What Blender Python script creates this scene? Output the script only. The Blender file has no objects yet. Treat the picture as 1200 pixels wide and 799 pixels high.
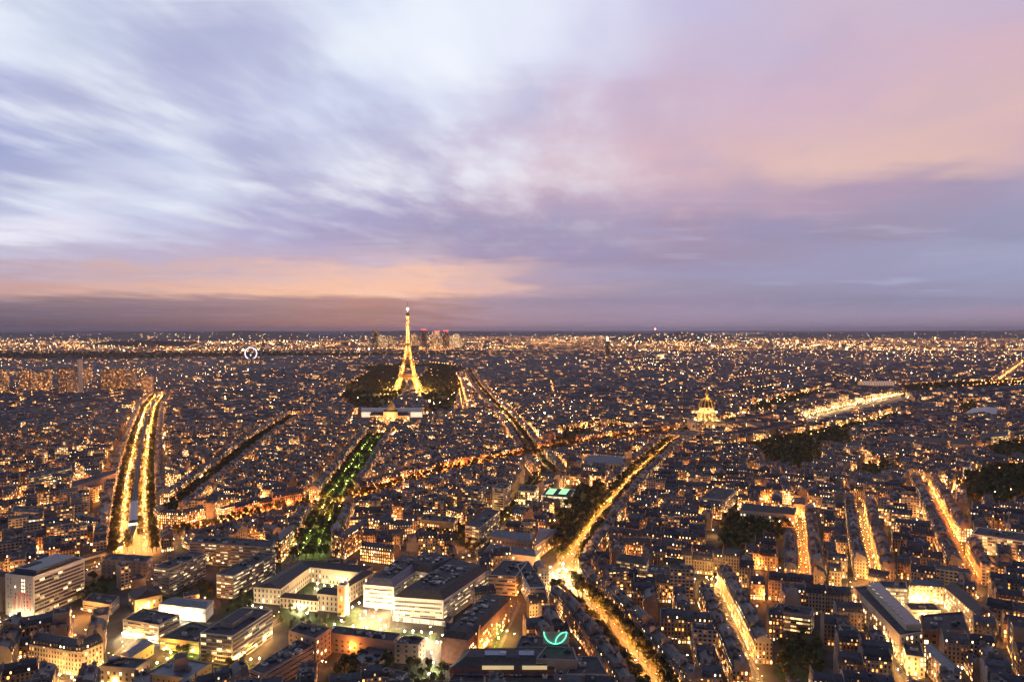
import bpy, math, random
import numpy as np
from mathutils import Vector, Matrix
random.seed(7)
rng = np.random.default_rng(7)
SC = bpy.context.scene
R = math.radians

# ------------------------------------------------------------------ camera
W0, H0, F, HOR = 1200.0, 799.0, 794.0, 386.0
CAMZ = 235.0
PITCH = math.atan((H0 / 2 - HOR) / F)
cam_d = bpy.data.cameras.new('camera')
cam = bpy.data.objects.new('camera', cam_d)
SC.collection.objects.link(cam)
cam.location = (0, 0, CAMZ)
cam.rotation_euler = (math.pi / 2 - PITCH, 0, 0)
cam_d.sensor_width = 36.0
cam_d.sensor_fit = 'HORIZONTAL'
cam_d.lens = 36.0 * F / W0
cam_d.clip_start = 1.0
cam_d.clip_end = 150000.0
SC.camera = cam
CP, SP = math.cos(PITCH), math.sin(PITCH)

def P(px, py, z=0.0):
    """photo pixel -> world point on the level plane z"""
    x = (px - W0 / 2) / F
    u = (H0 / 2 - py) / F
    dy = CP + u * SP
    dz = -SP + u * CP
    t = (z - CAMZ) / dz
    return Vector((x * t, dy * t, z))

def PD(px, Y, z=0.0):
    """photo column at a given depth"""
    return Vector(((px - W0 / 2) / F * Y, Y, z))

# ------------------------------------------------------------------ view / exposure
SC.view_settings.view_transform = 'Standard'
SC.view_settings.look = 'None'
SC.view_settings.exposure = 0.0
SC.view_settings.gamma = 1.0
SC.view_settings.use_curve_mapping = False
SC.render.engine = 'CYCLES'
cy = SC.cycles
cy.max_bounces = 3
cy.use_adaptive_sampling = True
cy.adaptive_threshold = 0.02
cy.adaptive_min_samples = 32
cy.diffuse_bounces = 1
cy.glossy_bounces = 2
cy.transmission_bounces = 2
cy.volume_bounces = 0
cy.transparent_max_bounces = 4
cy.sample_clamp_indirect = 2.0
cy.sample_clamp_direct = 0.0
cy.use_denoising = True
cy.use_light_tree = True
try:
    cy.denoiser = 'OPENIMAGEDENOISE'
    cy.denoising_input_passes = 'RGB_ALBEDO_NORMAL'
except Exception:
    pass

def lin(c):
    out = []
    for v in c[:3]:
        v = v / 255.0
        out.append(v / 12.92 if v <= 0.04045 else ((v + 0.055) / 1.055) ** 2.4)
    return (out[0], out[1], out[2], 1.0)

# ------------------------------------------------------------------ node helper
class NT:
    def __init__(s, tree):
        s.t = tree; s.n = tree.nodes; s.l = tree.links
    def new(s, typ, **kw):
        n = s.n.new(typ)
        for k, v in kw.items():
            setattr(n, k, v)
        return n
    def put(s, sock, v):
        if isinstance(v, bpy.types.NodeSocket):
            s.l.new(v, sock)
        elif v is not None:
            sock.default_value = v
    def m(s, op, a, b=None, c=None, clamp=False):
        n = s.new('ShaderNodeMath', operation=op, use_clamp=clamp)
        s.put(n.inputs[0], a); s.put(n.inputs[1], b); s.put(n.inputs[2], c)
        return n.outputs[0]
    def xyz(s, v):
        n = s.new('ShaderNodeSeparateXYZ'); s.put(n.inputs[0], v)
        return n.outputs
    def comb(s, x, y, z=0.0):
        n = s.new('ShaderNodeCombineXYZ')
        s.put(n.inputs[0], x); s.put(n.inputs[1], y); s.put(n.inputs[2], z)
        return n.outputs[0]
    def mix(s, f, a, b, mode='MIX', clamp=False):
        n = s.new('ShaderNodeMix', data_type='RGBA', blend_type=mode)
        n.clamp_result = clamp
        s.put(n.inputs[0], f); s.put(n.inputs[6], a); s.put(n.inputs[7], b)
        return n.outputs[2]
    def noise(s, vec, scale, detail=3.0, rough=0.5, dims='3D'):
        n = s.new('ShaderNodeTexNoise', noise_dimensions=dims)
        s.put(n.inputs['Vector'], vec)
        n.inputs['Scale'].default_value = scale
        n.inputs['Detail'].default_value = detail
        n.inputs['Roughness'].default_value = rough
        return n.outputs['Fac']
    def white(s, vec):
        n = s.new('ShaderNodeTexWhiteNoise', noise_dimensions='3D')
        s.put(n.inputs['Vector'], vec)
        return n.outputs['Value'], n.outputs['Color']
    def smooth(s, v, a, b, lo=0.0, hi=1.0):
        n = s.new('ShaderNodeMapRange', interpolation_type='SMOOTHSTEP')
        s.put(n.inputs[0], v)
        n.inputs[1].default_value = a; n.inputs[2].default_value = b
        n.inputs[3].default_value = lo; n.inputs[4].default_value = hi
        return n.outputs[0]
    def ramp(s, f, stops, interp='LINEAR'):
        n = s.new('ShaderNodeValToRGB')
        r = n.color_ramp; r.interpolation = interp
        while len(r.elements) > 1:
            r.elements.remove(r.elements[-1])
        for i, (p, c) in enumerate(stops):
            e = r.elements[0] if i == 0 else r.elements.new(p)
            e.position = p; e.color = c
        s.put(n.inputs[0], f)
        return n.outputs[0]

# ------------------------------------------------------------------ sky (world)
world = bpy.data.worlds.new('World')
SC.world = world
world.use_nodes = True
wt = NT(world.node_tree)
wt.n.clear()
SUN_EL, SUN_AZ = R(2.0), R(-12.0)
def build_sky():
    t = wt
    g = t.new('ShaderNodeTexCoord').outputs['Generated']
    x, y, z = t.xyz(g)
    hyp = t.m('SQRT', t.m('ADD', t.m('MULTIPLY', x, x), t.m('MULTIPLY', y, y)))
    yy = t.m('MAXIMUM', t.m('MAXIMUM', y, t.m('MULTIPLY', hyp, 0.35)), 0.001)
    zc = t.m('MAXIMUM', z, 0.0)
    p = t.m('MULTIPLY', t.m('DIVIDE', x, yy), F)
    q = t.m('MULTIPLY', t.m('DIVIDE', zc, yy), F)
    # cloud layer overhead seen in perspective, wind towards azimuth ~9 deg
    zz = t.m('ADD', zc, 0.035)
    a = R(9.0)
    un = t.m('DIVIDE', t.m('SUBTRACT', t.m('MULTIPLY', x, math.cos(a)), t.m('MULTIPLY', y, math.sin(a))), zz)
    vn = t.m('DIVIDE', t.m('ADD', t.m('MULTIPLY', x, math.sin(a)), t.m('MULTIPLY', y, math.cos(a))), zz)
    streak = t.noise(t.comb(un, t.m('MULTIPLY', vn, 0.42), 3.7), 2.2, 4.0, 0.52)
    streak2 = t.noise(t.comb(un, t.m('MULTIPLY', vn, 0.30), 9.1), 5.0, 4.0, 0.6)
    big = t.noise(t.comb(un, t.m('MULTIPLY', vn, 0.55), 1.3), 0.75, 3.0, 0.5)
    bands = t.noise(t.comb(t.m('MULTIPLY', p, 0.0022), t.m('MULTIPLY', q, 0.026), 0.4), 1.0, 4.0, 0.55)
    bands2 = t.noise(t.comb(t.m('MULTIPLY', p, 0.006), t.m('MULTIPLY', q, 0.075), 5.4), 1.0, 3.0, 0.55)
    # ragged edges of the layers
    qa = t.m('MINIMUM', t.m('MULTIPLY', q, 0.34), 75.0)
    q2 = t.m('ADD', q, t.m('MULTIPLY', t.m('SUBTRACT', big, 0.5), qa))
    q2 = t.m('ADD', q2, t.m('MULTIPLY', t.m('SUBTRACT', bands2, 0.5), t.m('MINIMUM', t.m('MULTIPLY', q, 0.5), 34.0)))
    q2 = t.m('ADD', q2, t.m('MULTIPLY', t.m('SUBTRACT', streak, 0.5), t.m('MINIMUM', t.m('MULTIPLY', q, 0.3), 70.0)))
    p2 = t.m('ADD', p, t.m('MULTIPLY', t.m('SUBTRACT', big, 0.5), 220.0))
    p2 = t.m('ADD', p2, t.m('MULTIPLY', t.m('SUBTRACT', streak, 0.5), 90.0))
    lump = t.noise(t.comb(t.m('MULTIPLY', p, 0.0105), t.m('MULTIPLY', q, 0.035), 7.7), 1.0, 4.0, 0.55)
    lm_ = t.m('MULTIPLY', t.m('MULTIPLY', t.smooth(q, 46, 70), t.smooth(q, 130, 84)), t.smooth(p, 260, 0))
    q2 = t.m('ADD', q2, t.m('MULTIPLY', t.m('SUBTRACT', lump, 0.5), t.m('MULTIPLY', lm_, 62.0)))
    f = t.m('MULTIPLY_ADD', p2, 1 / 1200.0, 0.5, clamp=True)
    rows = [
     (384, {0:(82,76,98),200:(88,80,102),400:(98,90,116),600:(134,122,152),800:(144,130,160),1000:(142,128,156),1200:(142,124,148)}),
     (366, {0:(104,97,122),150:(108,100,124),300:(112,104,130),450:(104,96,122),600:(142,130,162),800:(150,136,170),1000:(148,138,170),1200:(158,140,168)}),
     (354, {0:(122,108,126),150:(132,114,132),300:(134,118,138),430:(140,112,130),520:(160,135,152),600:(136,128,164),800:(142,132,168),1000:(136,134,168),1200:(144,140,174)}),
     (340, {0:(200,155,152),150:(215,168,158),350:(228,178,158),500:(230,180,160),560:(216,172,168),640:(170,148,172),800:(148,140,172),1000:(144,140,176),1200:(148,148,182)}),
     (322, {0:(192,166,184),150:(202,170,178),400:(216,178,176),500:(226,182,172),570:(205,172,180),650:(165,150,185),800:(150,145,184),1000:(150,148,186),1200:(148,152,190)}),
     (298, {0:(190,185,214),150:(182,172,204),300:(178,165,200),400:(170,160,200),480:(190,172,196),560:(152,142,186),700:(152,140,182),800:(158,140,176),900:(154,142,176),1000:(152,148,186),1200:(156,158,194)}),
     (270, {0:(232,228,246),80:(225,222,242),160:(195,200,232),300:(160,160,208),400:(150,150,200),500:(146,145,190),600:(152,145,186),700:(162,150,186),800:(164,142,176),900:(152,142,180),1000:(158,144,176),1200:(146,146,182)}),
     (230, {0:(178,184,220),100:(208,214,240),200:(198,207,236),300:(168,172,214),400:(164,164,208),500:(168,160,202),600:(175,158,194),700:(188,162,192),800:(198,164,187),900:(186,158,182),1000:(176,150,180),1100:(165,147,180),1200:(162,152,186)}),
     (180, {0:(152,162,212),100:(166,176,216),200:(190,200,233),300:(172,177,216),400:(192,197,229),500:(184,182,216),600:(197,180,211),700:(210,177,197),800:(212,176,191),900:(220,179,182),1000:(226,184,178),1100:(223,181,175),1200:(210,172,182)}),
     (120, {0:(162,167,216),100:(172,177,216),200:(177,180,219),300:(180,186,224),400:(208,217,244),500:(208,214,241),600:(200,198,227),700:(205,182,210),800:(205,178,202),900:(210,177,200),1000:(211,176,195),1100:(218,179,186),1200:(222,181,180)}),
     (60, {0:(214,224,245),100:(192,202,230),200:(178,183,221),300:(184,189,224),400:(226,235,250),500:(227,234,251),600:(224,228,249),700:(208,208,236),800:(201,182,212),900:(200,181,211),1000:(206,177,201),1200:(215,176,190)}),
     (8, {0:(226,236,250),80:(208,218,241),180:(236,242,253),280:(196,202,231),400:(208,218,246),500:(226,236,252),600:(226,231,250),700:(213,213,241),800:(192,183,220),1000:(205,182,206),1200:(200,177,206)}),
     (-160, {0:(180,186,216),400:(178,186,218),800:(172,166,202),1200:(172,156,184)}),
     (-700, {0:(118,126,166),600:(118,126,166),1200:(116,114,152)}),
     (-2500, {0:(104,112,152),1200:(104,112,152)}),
    ]
    col = None; prev = None
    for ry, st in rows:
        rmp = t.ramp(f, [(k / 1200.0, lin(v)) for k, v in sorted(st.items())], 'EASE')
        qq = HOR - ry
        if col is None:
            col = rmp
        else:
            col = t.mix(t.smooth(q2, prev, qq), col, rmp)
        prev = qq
    # streaked highlights and shaded bellies of the clouds
    hi = t.m('MULTIPLY', t.smooth(q, 60, 190), t.smooth(p, 330, -120))
    w = t.m('MULTIPLY', t.smooth(streak, 0.44, 0.76), hi)
    col = t.mix(t.m('MULTIPLY', w, 0.8), col, (0.86, 0.91, 1.0, 1))
    w2 = t.m('MULTIPLY', t.smooth(streak2, 0.52, 0.78), hi)
    col = t.mix(t.m('MULTIPLY', w2, 0.22), col, (0.90, 0.93, 1.0, 1))
    dk = t.m('MULTIPLY', t.smooth(streak, 0.5, 0.3), t.m('MULTIPLY_ADD', hi, 0.5, 0.22))
    col = t.mix(t.m('MULTIPLY', dk, 0.62), col, (0.33, 0.35, 0.62, 1))
    lowm = t.m('MULTIPLY', t.smooth(q, 6, 40), t.smooth(q, 210, 90))
    b1 = t.m('MULTIPLY', t.smooth(bands2, 0.58, 0.78), lowm)
    col = t.mix(t.m('MULTIPLY', b1, 0.4), col, (0.52, 0.56, 0.80, 1))
    b2 = t.m('MULTIPLY', t.smooth(bands, 0.52, 0.30), lowm)
    col = t.mix(t.m('MULTIPLY', b2, 0.28), col, (0.22, 0.18, 0.34, 1))
    hs = t.new('ShaderNodeHueSaturation'); hs.inputs['Saturation'].default_value = 0.88; t.l.new(col, hs.inputs['Color']); col = hs.outputs[0]
    # dimmer away from the afterglow
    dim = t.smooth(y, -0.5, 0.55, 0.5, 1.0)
    ground = t.smooth(z, -0.02, 0.0)
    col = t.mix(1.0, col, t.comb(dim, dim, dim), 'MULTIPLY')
    col = t.mix(ground, (0.05, 0.045, 0.06, 1), col)
    sky = t.new('ShaderNodeTexSky', sky_type='NISHITA')
    sky.sun_disc = False
    sky.sun_elevation = SUN_EL
    sky.sun_rotation = SUN_AZ
    sky.altitude = 200
    b1n = t.new('ShaderNodeBackground'); t.l.new(sky.outputs[0], b1n.inputs[0]); b1n.inputs[1].default_value = 0.006
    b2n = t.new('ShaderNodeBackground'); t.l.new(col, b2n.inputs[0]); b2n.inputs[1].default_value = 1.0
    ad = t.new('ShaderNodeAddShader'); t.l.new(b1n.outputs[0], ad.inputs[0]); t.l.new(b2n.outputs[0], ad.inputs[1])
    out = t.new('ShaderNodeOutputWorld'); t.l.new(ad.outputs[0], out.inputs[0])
build_sky()
world.cycles.sampling_method = 'MANUAL'
world.cycles.sample_map_resolution = 512

sun_d = bpy.data.lights.new('sun', 'SUN')
sun_d.energy = 0.10
sun_d.angle = R(20)
sun_d.color = (1.0, 0.66, 0.62)
sun = bpy.data.objects.new('sun', sun_d)
SC.collection.objects.link(sun)
_sd = Vector((math.sin(SUN_AZ + R(40)) * math.cos(R(14)), math.cos(SUN_AZ + R(40)) * math.cos(R(14)), math.sin(R(14))))
sun.rotation_euler = _sd.to_track_quat('Z', 'Y').to_euler()

# ------------------------------------------------------------------ materials
MATS = {}
def mat_base(name, rough=0.8):
    m = bpy.data.materials.new(name); m.use_nodes = True
    t = NT(m.node_tree)
    b = m.node_tree.nodes['Principled BSDF']
    b.inputs['Roughness'].default_value = rough
    MATS[name] = m
    return m, t, b

def simple(name, col, rough=0.8, metal=0.0, noise=0.25, scale=0.3, emit=0.0, ecol=None, sample=None):
    m, t, b = mat_base(name, rough)
    tc = t.new('ShaderNodeTexCoord').outputs['Object']
    nz = t.noise(tc, scale, 4.0)
    c = t.mix(t.smooth(nz, 0.25, 0.75), tuple(v * (1 - noise) for v in col[:3]) + (1,), tuple(min(v * (1 + noise), 0.95) for v in col[:3]) + (1,))
    t.l.new(c, b.inputs['Base Color'])
    b.inputs['Metallic'].default_value = metal
    if emit:
        b.inputs['Emission Color'].default_value = (ecol or col)[:3] + (1,)
        b.inputs['Emission Strength'].default_value = emit
        m.cycles.emission_sampling = sample or 'NONE'
    return m

def attr(t, name='bp'):
    n = t.new('ShaderNodeAttribute', attribute_name=name)
    s = t.new('ShaderNodeSeparateColor'); t.l.new(n.outputs['Color'], s.inputs[0])
    return s.outputs[0], s.outputs[1], s.outputs[2], n.outputs['Alpha']

def facade_mat(name, tones, pu, pv, wu, wv, glass=0.03, estr=5.0, floorline=0.12, shop=True, sill=0.0, warm=0.6):
    """stone or concrete wall; UV is metres along the wall and metres up. bp = (lit share, tone, seed, windows on/off)"""
    m, t, b = mat_base(name, 0.85)
    uv = t.new('ShaderNodeUVMap', uv_map='uv').outputs[0]
    u, v, _ = t.xyz(uv)
    lit, tone, seed, on = attr(t)
    cu = t.m('DIVIDE', u, pu); cv = t.m('DIVIDE', v, pv)
    iu = t.m('FLOOR', cu); iv = t.m('FLOOR', cv)
    fu = t.m('SUBTRACT', cu, iu); fv = t.m('SUBTRACT', cv, iv)
    inu = t.m('LESS_THAN', t.m('ABSOLUTE', t.m('SUBTRACT', fu, 0.5)), wu / 2)
    inv = t.m('LESS_THAN', t.m('ABSOLUTE', t.m('SUBTRACT', fv, 0.52)), wv / 2)
    win = t.m('MULTIPLY', t.m('MULTIPLY', inu, inv), t.m('GREATER_THAN', on, 0.5))
    rv, rc = t.white(t.comb(iu, iv, t.m('MULTIPLY', seed, 977.0)))
    rv2, rc2 = t.white(t.comb(t.m('FLOOR', t.m('MULTIPLY', cu, 0.5)), iv, t.m('MULTIPLY', seed, 517.0)))
    islit = t.m('LESS_THAN', t.m('MULTIPLY_ADD', rv2, 0.5, t.m('MULTIPLY', rv, 0.5)), t.m('MULTIPLY_ADD', lit, 0.72, 0.06))
    r1, g1, b1 = [t.xyz(rc)[i] for i in range(3)]
    bright = t.m('MULTIPLY_ADD', t.m('POWER', g1, 3.0), 1.0, 0.14)
    if shop:
        gf = t.m('LESS_THAN', v, 4.0)
        gfl = t.m('MULTIPLY', gf, t.m('LESS_THAN', b1, 0.5))
        islit = t.m('MAXIMUM', islit, gfl)
    e = t.m('MULTIPLY', t.m('MULTIPLY', win, islit), t.m('MULTIPLY', bright, estr))
    ec = t.ramp(r1, [(0, (1, 0.30, 0.05, 1)), (warm * 0.6, (1, 0.44, 0.12, 1)), (warm, (1, 0.58, 0.22, 1)), (0.97, (1, 0.80, 0.5, 1)), (1.0, (0.85, 0.95, 1, 1))])
    wall = t.ramp(tone, [(i / max(1, len(tones) - 1), c + (1,)) for i, c in enumerate(tones)])
    geo = t.new('ShaderNodeNewGeometry').outputs['Position']
    nz = t.noise(geo, 0.22, 5.0, 0.65)
    wall = t.mix(0.8, wall, t.ramp(nz, [(0.3, (0.62, 0.60, 0.6, 1)), (0.7, (1.12, 1.1, 1.08, 1))]), 'MULTIPLY')
    if floorline:
        fl = t.m('GREATER_THAN', fv, 1 - floorline)
        rowk = t.m('MULTIPLY', fl, t.smooth(t.m('ABSOLUTE', t.m('SUBTRACT', t.m('MODULO', iv, 4.0), 1.0)), 0.9, 0.1, 0.25, 0.8))
        wall = t.mix(t.m('MULTIPLY', rowk, 0.8), wall, (0.05, 0.047, 0.05, 1))
    col = t.mix(win, wall, (glass, glass, glass * 1.2, 1))
    t.l.new(col, b.inputs['Base Color'])
    t.l.new(t.m('MULTIPLY_ADD', win, -0.6, 0.85), b.inputs['Roughness'])
    t.l.new(ec, b.inputs['Emission Color'])
    t.l.new(e, b.inputs['Emission Strength'])
    bm = t.new('ShaderNodeBump'); bm.inputs['Distance'].default_value = 0.25; bm.inputs['Strength'].default_value = 0.6
    t.l.new(t.m('SUBTRACT', 1.0, win), bm.inputs['Height']); t.l.new(bm.outputs[0], b.inputs['Normal'])
    m.cycles.emission_sampling = 'NONE'
    return m

def roof_mat(name, tones, metal=0.25, rough=0.5):
    m, t, b = mat_base(name, rough)
    lit, tone, seed, on = attr(t)
    geo = t.new('ShaderNodeNewGeometry').outputs['Position']
    n1 = t.noise(geo, 0.35, 5.0, 0.7)
    n2 = t.noise(geo, 1.6, 2.0, 0.5)
    c = t.ramp(tone, [(i / max(1, len(tones) - 1), k + (1,)) for i, k in enumerate(tones)])
    c = t.mix(1.0, c, t.ramp(n1, [(0.3, (0.5, 0.5, 0.52, 1)), (0.7, (1.35, 1.35, 1.35, 1))]), 'MULTIPLY')
    c = t.mix(1.0, c, t.ramp(n2, [(0.35, (0.8, 0.8, 0.8, 1)), (0.65, (1.15, 1.15, 1.15, 1))]), 'MULTIPLY')
    t.l.new(c, b.inputs['Base Color'])
    b.inputs['Metallic'].default_value = metal
    t.l.new(t.m('MULTIPLY_ADD', n1, 0.4, rough - 0.2), b.inputs['Roughness'])
    return m

def pane_mat(name, estr=5.0):
    """a single window pane: bp = (lit brightness, warmth, seed, -)"""
    m, t, b = mat_base(name, 0.2)
    lit, tone, seed, on = attr(t)
    b.inputs['Base Color'].default_value = (0.03, 0.03, 0.04, 1)
    ec = t.ramp(tone, [(0, (1, 0.38, 0.1, 1)), (0.5, (1, 0.6, 0.24, 1)), (0.9, (1, 0.8, 0.5, 1)), (1, (0.9, 0.95, 1, 1))])
    t.l.new(ec, b.inputs['Emission Color'])
    t.l.new(t.m('MULTIPLY', lit, estr), b.inputs['Emission Strength'])
    m.cycles.emission_sampling = 'NONE'
    return m

def band_mat(name, cell, estr=3.0, base=(0.04, 0.04, 0.05), room=3):
    """ribbon glazing split into panes; bp = (lit share, warmth, seed, -)"""
    m, t, b = mat_base(name, 0.25)
    uv = t.new('ShaderNodeUVMap', uv_map='uv').outputs[0]
    u, v, _ = t.xyz(uv)
    lit, tone, seed, on = attr(t)
    c = t.m('DIVIDE', u, cell)
    i = t.m('FLOOR', c); fr = t.m('SUBTRACT', c, i)
    ir = t.m('FLOOR', t.m('DIVIDE', c, float(room)))
    iv = t.m('FLOOR', t.m('DIVIDE', v, 3.0))
    rv, rc = t.white(t.comb(ir, iv, t.m('MULTIPLY', seed, 771.0)))
    rv2, rc2 = t.white(t.comb(i, iv, t.m('MULTIPLY', seed, 333.0)))
    on_ = t.m('LESS_THAN', rv, lit)
    mull = t.m('GREATER_THAN', fr, 0.13)
    x1, x2, x3 = t.xyz(rc)
    br = t.m('MULTIPLY', t.m('MULTIPLY_ADD', t.m('POWER', x2, 2.0), 1.0, 0.15), t.m('MULTIPLY_ADD', rv2, 0.8, 0.35))
    e = t.m('MULTIPLY', t.m('MULTIPLY', on_, mull), t.m('MULTIPLY', br, estr))
    ec = t.ramp(tone, [(0, (1, 0.40, 0.1, 1)), (0.5, (1, 0.66, 0.26, 1)), (1, (1, 0.85, 0.5, 1))])
    t.l.new(t.mix(mull, (0.3, 0.28, 0.26, 1), base + (1,)), b.inputs['Base Color'])
    t.l.new(ec, b.inputs['Emission Color']); t.l.new(e, b.inputs['Emission Strength'])
    m.cycles.emission_sampling = 'NONE'
    return m

def lamp_mat(name, col, strength, sample='AUTO'):
    m = bpy.data.materials.new(name); m.use_nodes = True
    b = m.node_tree.nodes['Principled BSDF']
    b.inputs['Base Color'].default_value = (0.8, 0.8, 0.8, 1)
    b.inputs['Emission Color'].default_value = col + (1,)
    b.inputs['Emission Strength'].default_value = strength
    m.cycles.emission_sampling = sample
    MATS[name] = m
    return m

STONE = facade_mat('stone_facade', [(0.30, 0.25, 0.20), (0.38, 0.33, 0.27), (0.42, 0.38, 0.33), (0.34, 0.27, 0.22), (0.30, 0.17, 0.12)], 2.5, 3.1, 0.46, 0.62, estr=12.0)
CONCRETE = facade_mat('concrete_facade', [(0.30, 0.27, 0.25), (0.42, 0.39, 0.36), (0.5, 0.47, 0.43), (0.26, 0.2, 0.17)], 3.3, 3.0, 0.66, 0.50, estr=8.0, floorline=0.0)
PLAIN = facade_mat('party_wall', [(0.20, 0.17, 0.15), (0.26, 0.23, 0.21), (0.34, 0.31, 0.29), (0.24, 0.15, 0.12)], 3.0, 3.0, 0.3, 0.4, floorline=0.0, shop=False)
ZINC = roof_mat('zinc_roof', [(0.040, 0.041, 0.050), (0.060, 0.062, 0.075), (0.085, 0.088, 0.105), (0.115, 0.117, 0.13)])
FLATR = roof_mat('flat_roof_gravel', [(0.035, 0.034, 0.038), (0.06, 0.06, 0.065), (0.10, 0.10, 0.105)], 0.0, 0.9)
PANE = pane_mat('window_pane', 9.0)
BRICKP = simple('chimney_brick', (0.20, 0.13, 0.10), 0.9)
POT = simple('chimney_pot', (0.28, 0.14, 0.09), 0.9)

# ------------------------------------------------------------------ mesh builder
class MB:
    def __init__(s):
        s.v = []; s.f = []; s.mi = []; s.uv = []; s.bp = []; s.mats = []
    def mat(s, m):
        if m not in s.mats:
            s.mats.append(m)
        return s.mats.index(m)
    def face(s, pts, m, uv=None, bp=(0, 0.5, 0, 0)):
        k = len(s.v)
        s.v.extend([tuple(p) for p in pts])
        s.f.append(tuple(range(k, k + len(pts))))
        s.mi.append(s.mat(m))
        s.uv.extend(uv if uv else [(0, 0)] * len(pts))
        s.bp.append((bp, len(pts)))
    def wall(s, a, b, z0, z1, m, u0=0.0, bp=(0, 0.5, 0, 1), zb=None):
        L = math.hypot(b[0] - a[0], b[1] - a[1])
        zb = z0 if zb is None else zb
        s.face([(a[0], a[1], z0), (b[0], b[1], z0), (b[0], b[1], z1), (a[0], a[1], z1)], m,
               [(u0, z0 - zb), (u0 + L, z0 - zb), (u0 + L, z1 - zb), (u0, z1 - zb)], bp)
        return u0 + L
    def box(s, c, sx, sy, sz, ang, m, bp=(0, 0.5, 0, 0), top=None):
        """box on base centre c, turned by ang about z"""
        ca, sa = math.cos(ang), math.sin(ang)
        pts = []
        for dx, dy in ((-1, -1), (1, -1), (1, 1), (-1, 1)):
            x, y = dx * sx / 2, dy * sy / 2
            pts.append((c[0] + x * ca - y * sa, c[1] + x * sa + y * ca))
        s.prism(pts, c[2], c[2] + sz, m, bp, top)
    def prism(s, pts, z0, z1, m, bp=(0, 0.5, 0, 0), top=None):
        n = len(pts); u = 0
        for i in range(n):
            u = s.wall(pts[i], pts[(i + 1) % n], z0, z1, m, u, bp)
        s.face([(p[0], p[1], z1) for p in pts], top or m, None, bp)
    def tube(s, a, b, ra, rb, m, n=6, bp=(0, 0.5, 0, 0), cap=True):
        a = Vector(a); b = Vector(b)
        d = (b - a).normalized()
        x = d.orthogonal().normalized(); y = d.cross(x)
        ra_, rb_ = [], []
        for i in range(n):
            an = 2 * math.pi * i / n
            o = x * math.cos(an) + y * math.sin(an)
            ra_.append(a + o * ra); rb_.append(b + o * rb)
        for i in range(n):
            j = (i + 1) % n
            s.face([ra_[i], ra_[j], rb_[j], rb_[i]], m, None, bp)
        if cap:
            s.face(rb_, m, None, bp); s.face(ra_[::-1], m, None, bp)
    def lathe(s, c, prof, m, n=16, bp=(0, 0.5, 0, 0), uvm=False):
        for k in range(len(prof) - 1):
            (r0, z0), (r1, z1) = prof[k], prof[k + 1]
            for i in range(n):
                a0, a1 = 2 * math.pi * i / n, 2 * math.pi * (i + 1) / n
                q = [(c[0] + r0 * math.cos(a0), c[1] + r0 * math.sin(a0), c[2] + z0), (c[0] + r0 * math.cos(a1), c[1] + r0 * math.sin(a1), c[2] + z0),
                     (c[0] + r1 * math.cos(a1), c[1] + r1 * math.sin(a1), c[2] + z1), (c[0] + r1 * math.cos(a0), c[1] + r1 * math.sin(a0), c[2] + z1)]
                if r1 < 1e-4: q = q[:3]
                elif r0 < 1e-4: q = [q[0], q[2], q[3]]
                s.face(q, m, [(i * 2.0, z0), (i * 2.0 + 2, z0), (i * 2.0 + 2, z1), (i * 2.0, z1)][:len(q)], bp)
    def octa(s, c, r, m, bp=(0, 0.5, 0, 0)):
        x, y, z = c
        t_, bt = (x, y, z + r), (x, y, z - r)
        e = [(x + r, y, z), (x, y + r, z), (x - r, y, z), (x, y - r, z)]
        for i in range(4):
            j = (i + 1) % 4
            s.face([e[i], e[j], t_], m, None, bp); s.face([e[j], e[i], bt], m, None, bp)
    def mesh(s, name, origin=(0, 0, 0)):
        me = bpy.data.meshes.new(name)
        nv = len(s.v)
        V = np.array(s.v, dtype=np.float64).reshape(-1, 3) - np.array(origin)[None, :]
        ln = np.array([len(f) for f in s.f], dtype=np.int32)
        st = np.concatenate([[0], np.cumsum(ln)[:-1]]).astype(np.int32)
        me.vertices.add(nv); me.vertices.foreach_set('co', V.astype(np.float32).ravel())
        me.loops.add(nv); me.loops.foreach_set('vertex_index', np.arange(nv, dtype=np.int32))
        me.polygons.add(len(ln)); me.polygons.foreach_set('loop_start', st)
        me.polygons.foreach_set('material_index', np.array(s.mi, dtype=np.int32))
        uvl = me.uv_layers.new(name='uv'); uvl.data.foreach_set('uv', np.array(s.uv, dtype=np.float32).ravel())
        ca = me.color_attributes.new('bp', 'FLOAT_COLOR', 'CORNER')
        bps = np.repeat(np.array([b[0] for b in s.bp], dtype=np.float32), [b[1] for b in s.bp], axis=0)
        ca.data.foreach_set('color', bps.ravel())
        for m in s.mats:
            me.materials.append(m)
        me.update(calc_edges=True)
        return me
    def build(s, name, parent=None, origin=(0, 0, 0)):
        o = bpy.data.objects.new(name, s.mesh(name, origin))
        SC.collection.objects.link(o)
        if parent is not None:
            o.parent = parent
        else:
            o.location = origin
        return o

def tag(o, label=None, cat=None, group=None, kind=None):
    if label: o['label'] = label
    if cat: o['category'] = cat
    if group: o['group'] = group
    if kind: o['kind'] = kind
    return o
def empty(name, loc):
    o = bpy.data.objects.new(name, None); o.location = loc; o.empty_display_size = 1
    SC.collection.objects.link(o); return o
def thing(name, loc, label, cat, group=None):
    return tag(empty(name, loc), label, cat, group)
def link_copy(src_mesh, name, loc, rz=0.0, parent=None, scale=None):
    o = bpy.data.objects.new(name, src_mesh); o.location = loc; o.rotation_euler = (0, 0, rz)
    if scale: o.scale = scale
    if parent is not None: o.parent = parent
    SC.collection.objects.link(o); return o
_ones = ['', 'first', 'second', 'third', 'fourth', 'fifth', 'sixth', 'seventh', 'eighth', 'ninth', 'tenth', 'eleventh', 'twelfth', 'thirteenth', 'fourteenth', 'fifteenth', 'sixteenth', 'seventeenth', 'eighteenth', 'nineteenth']
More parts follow.
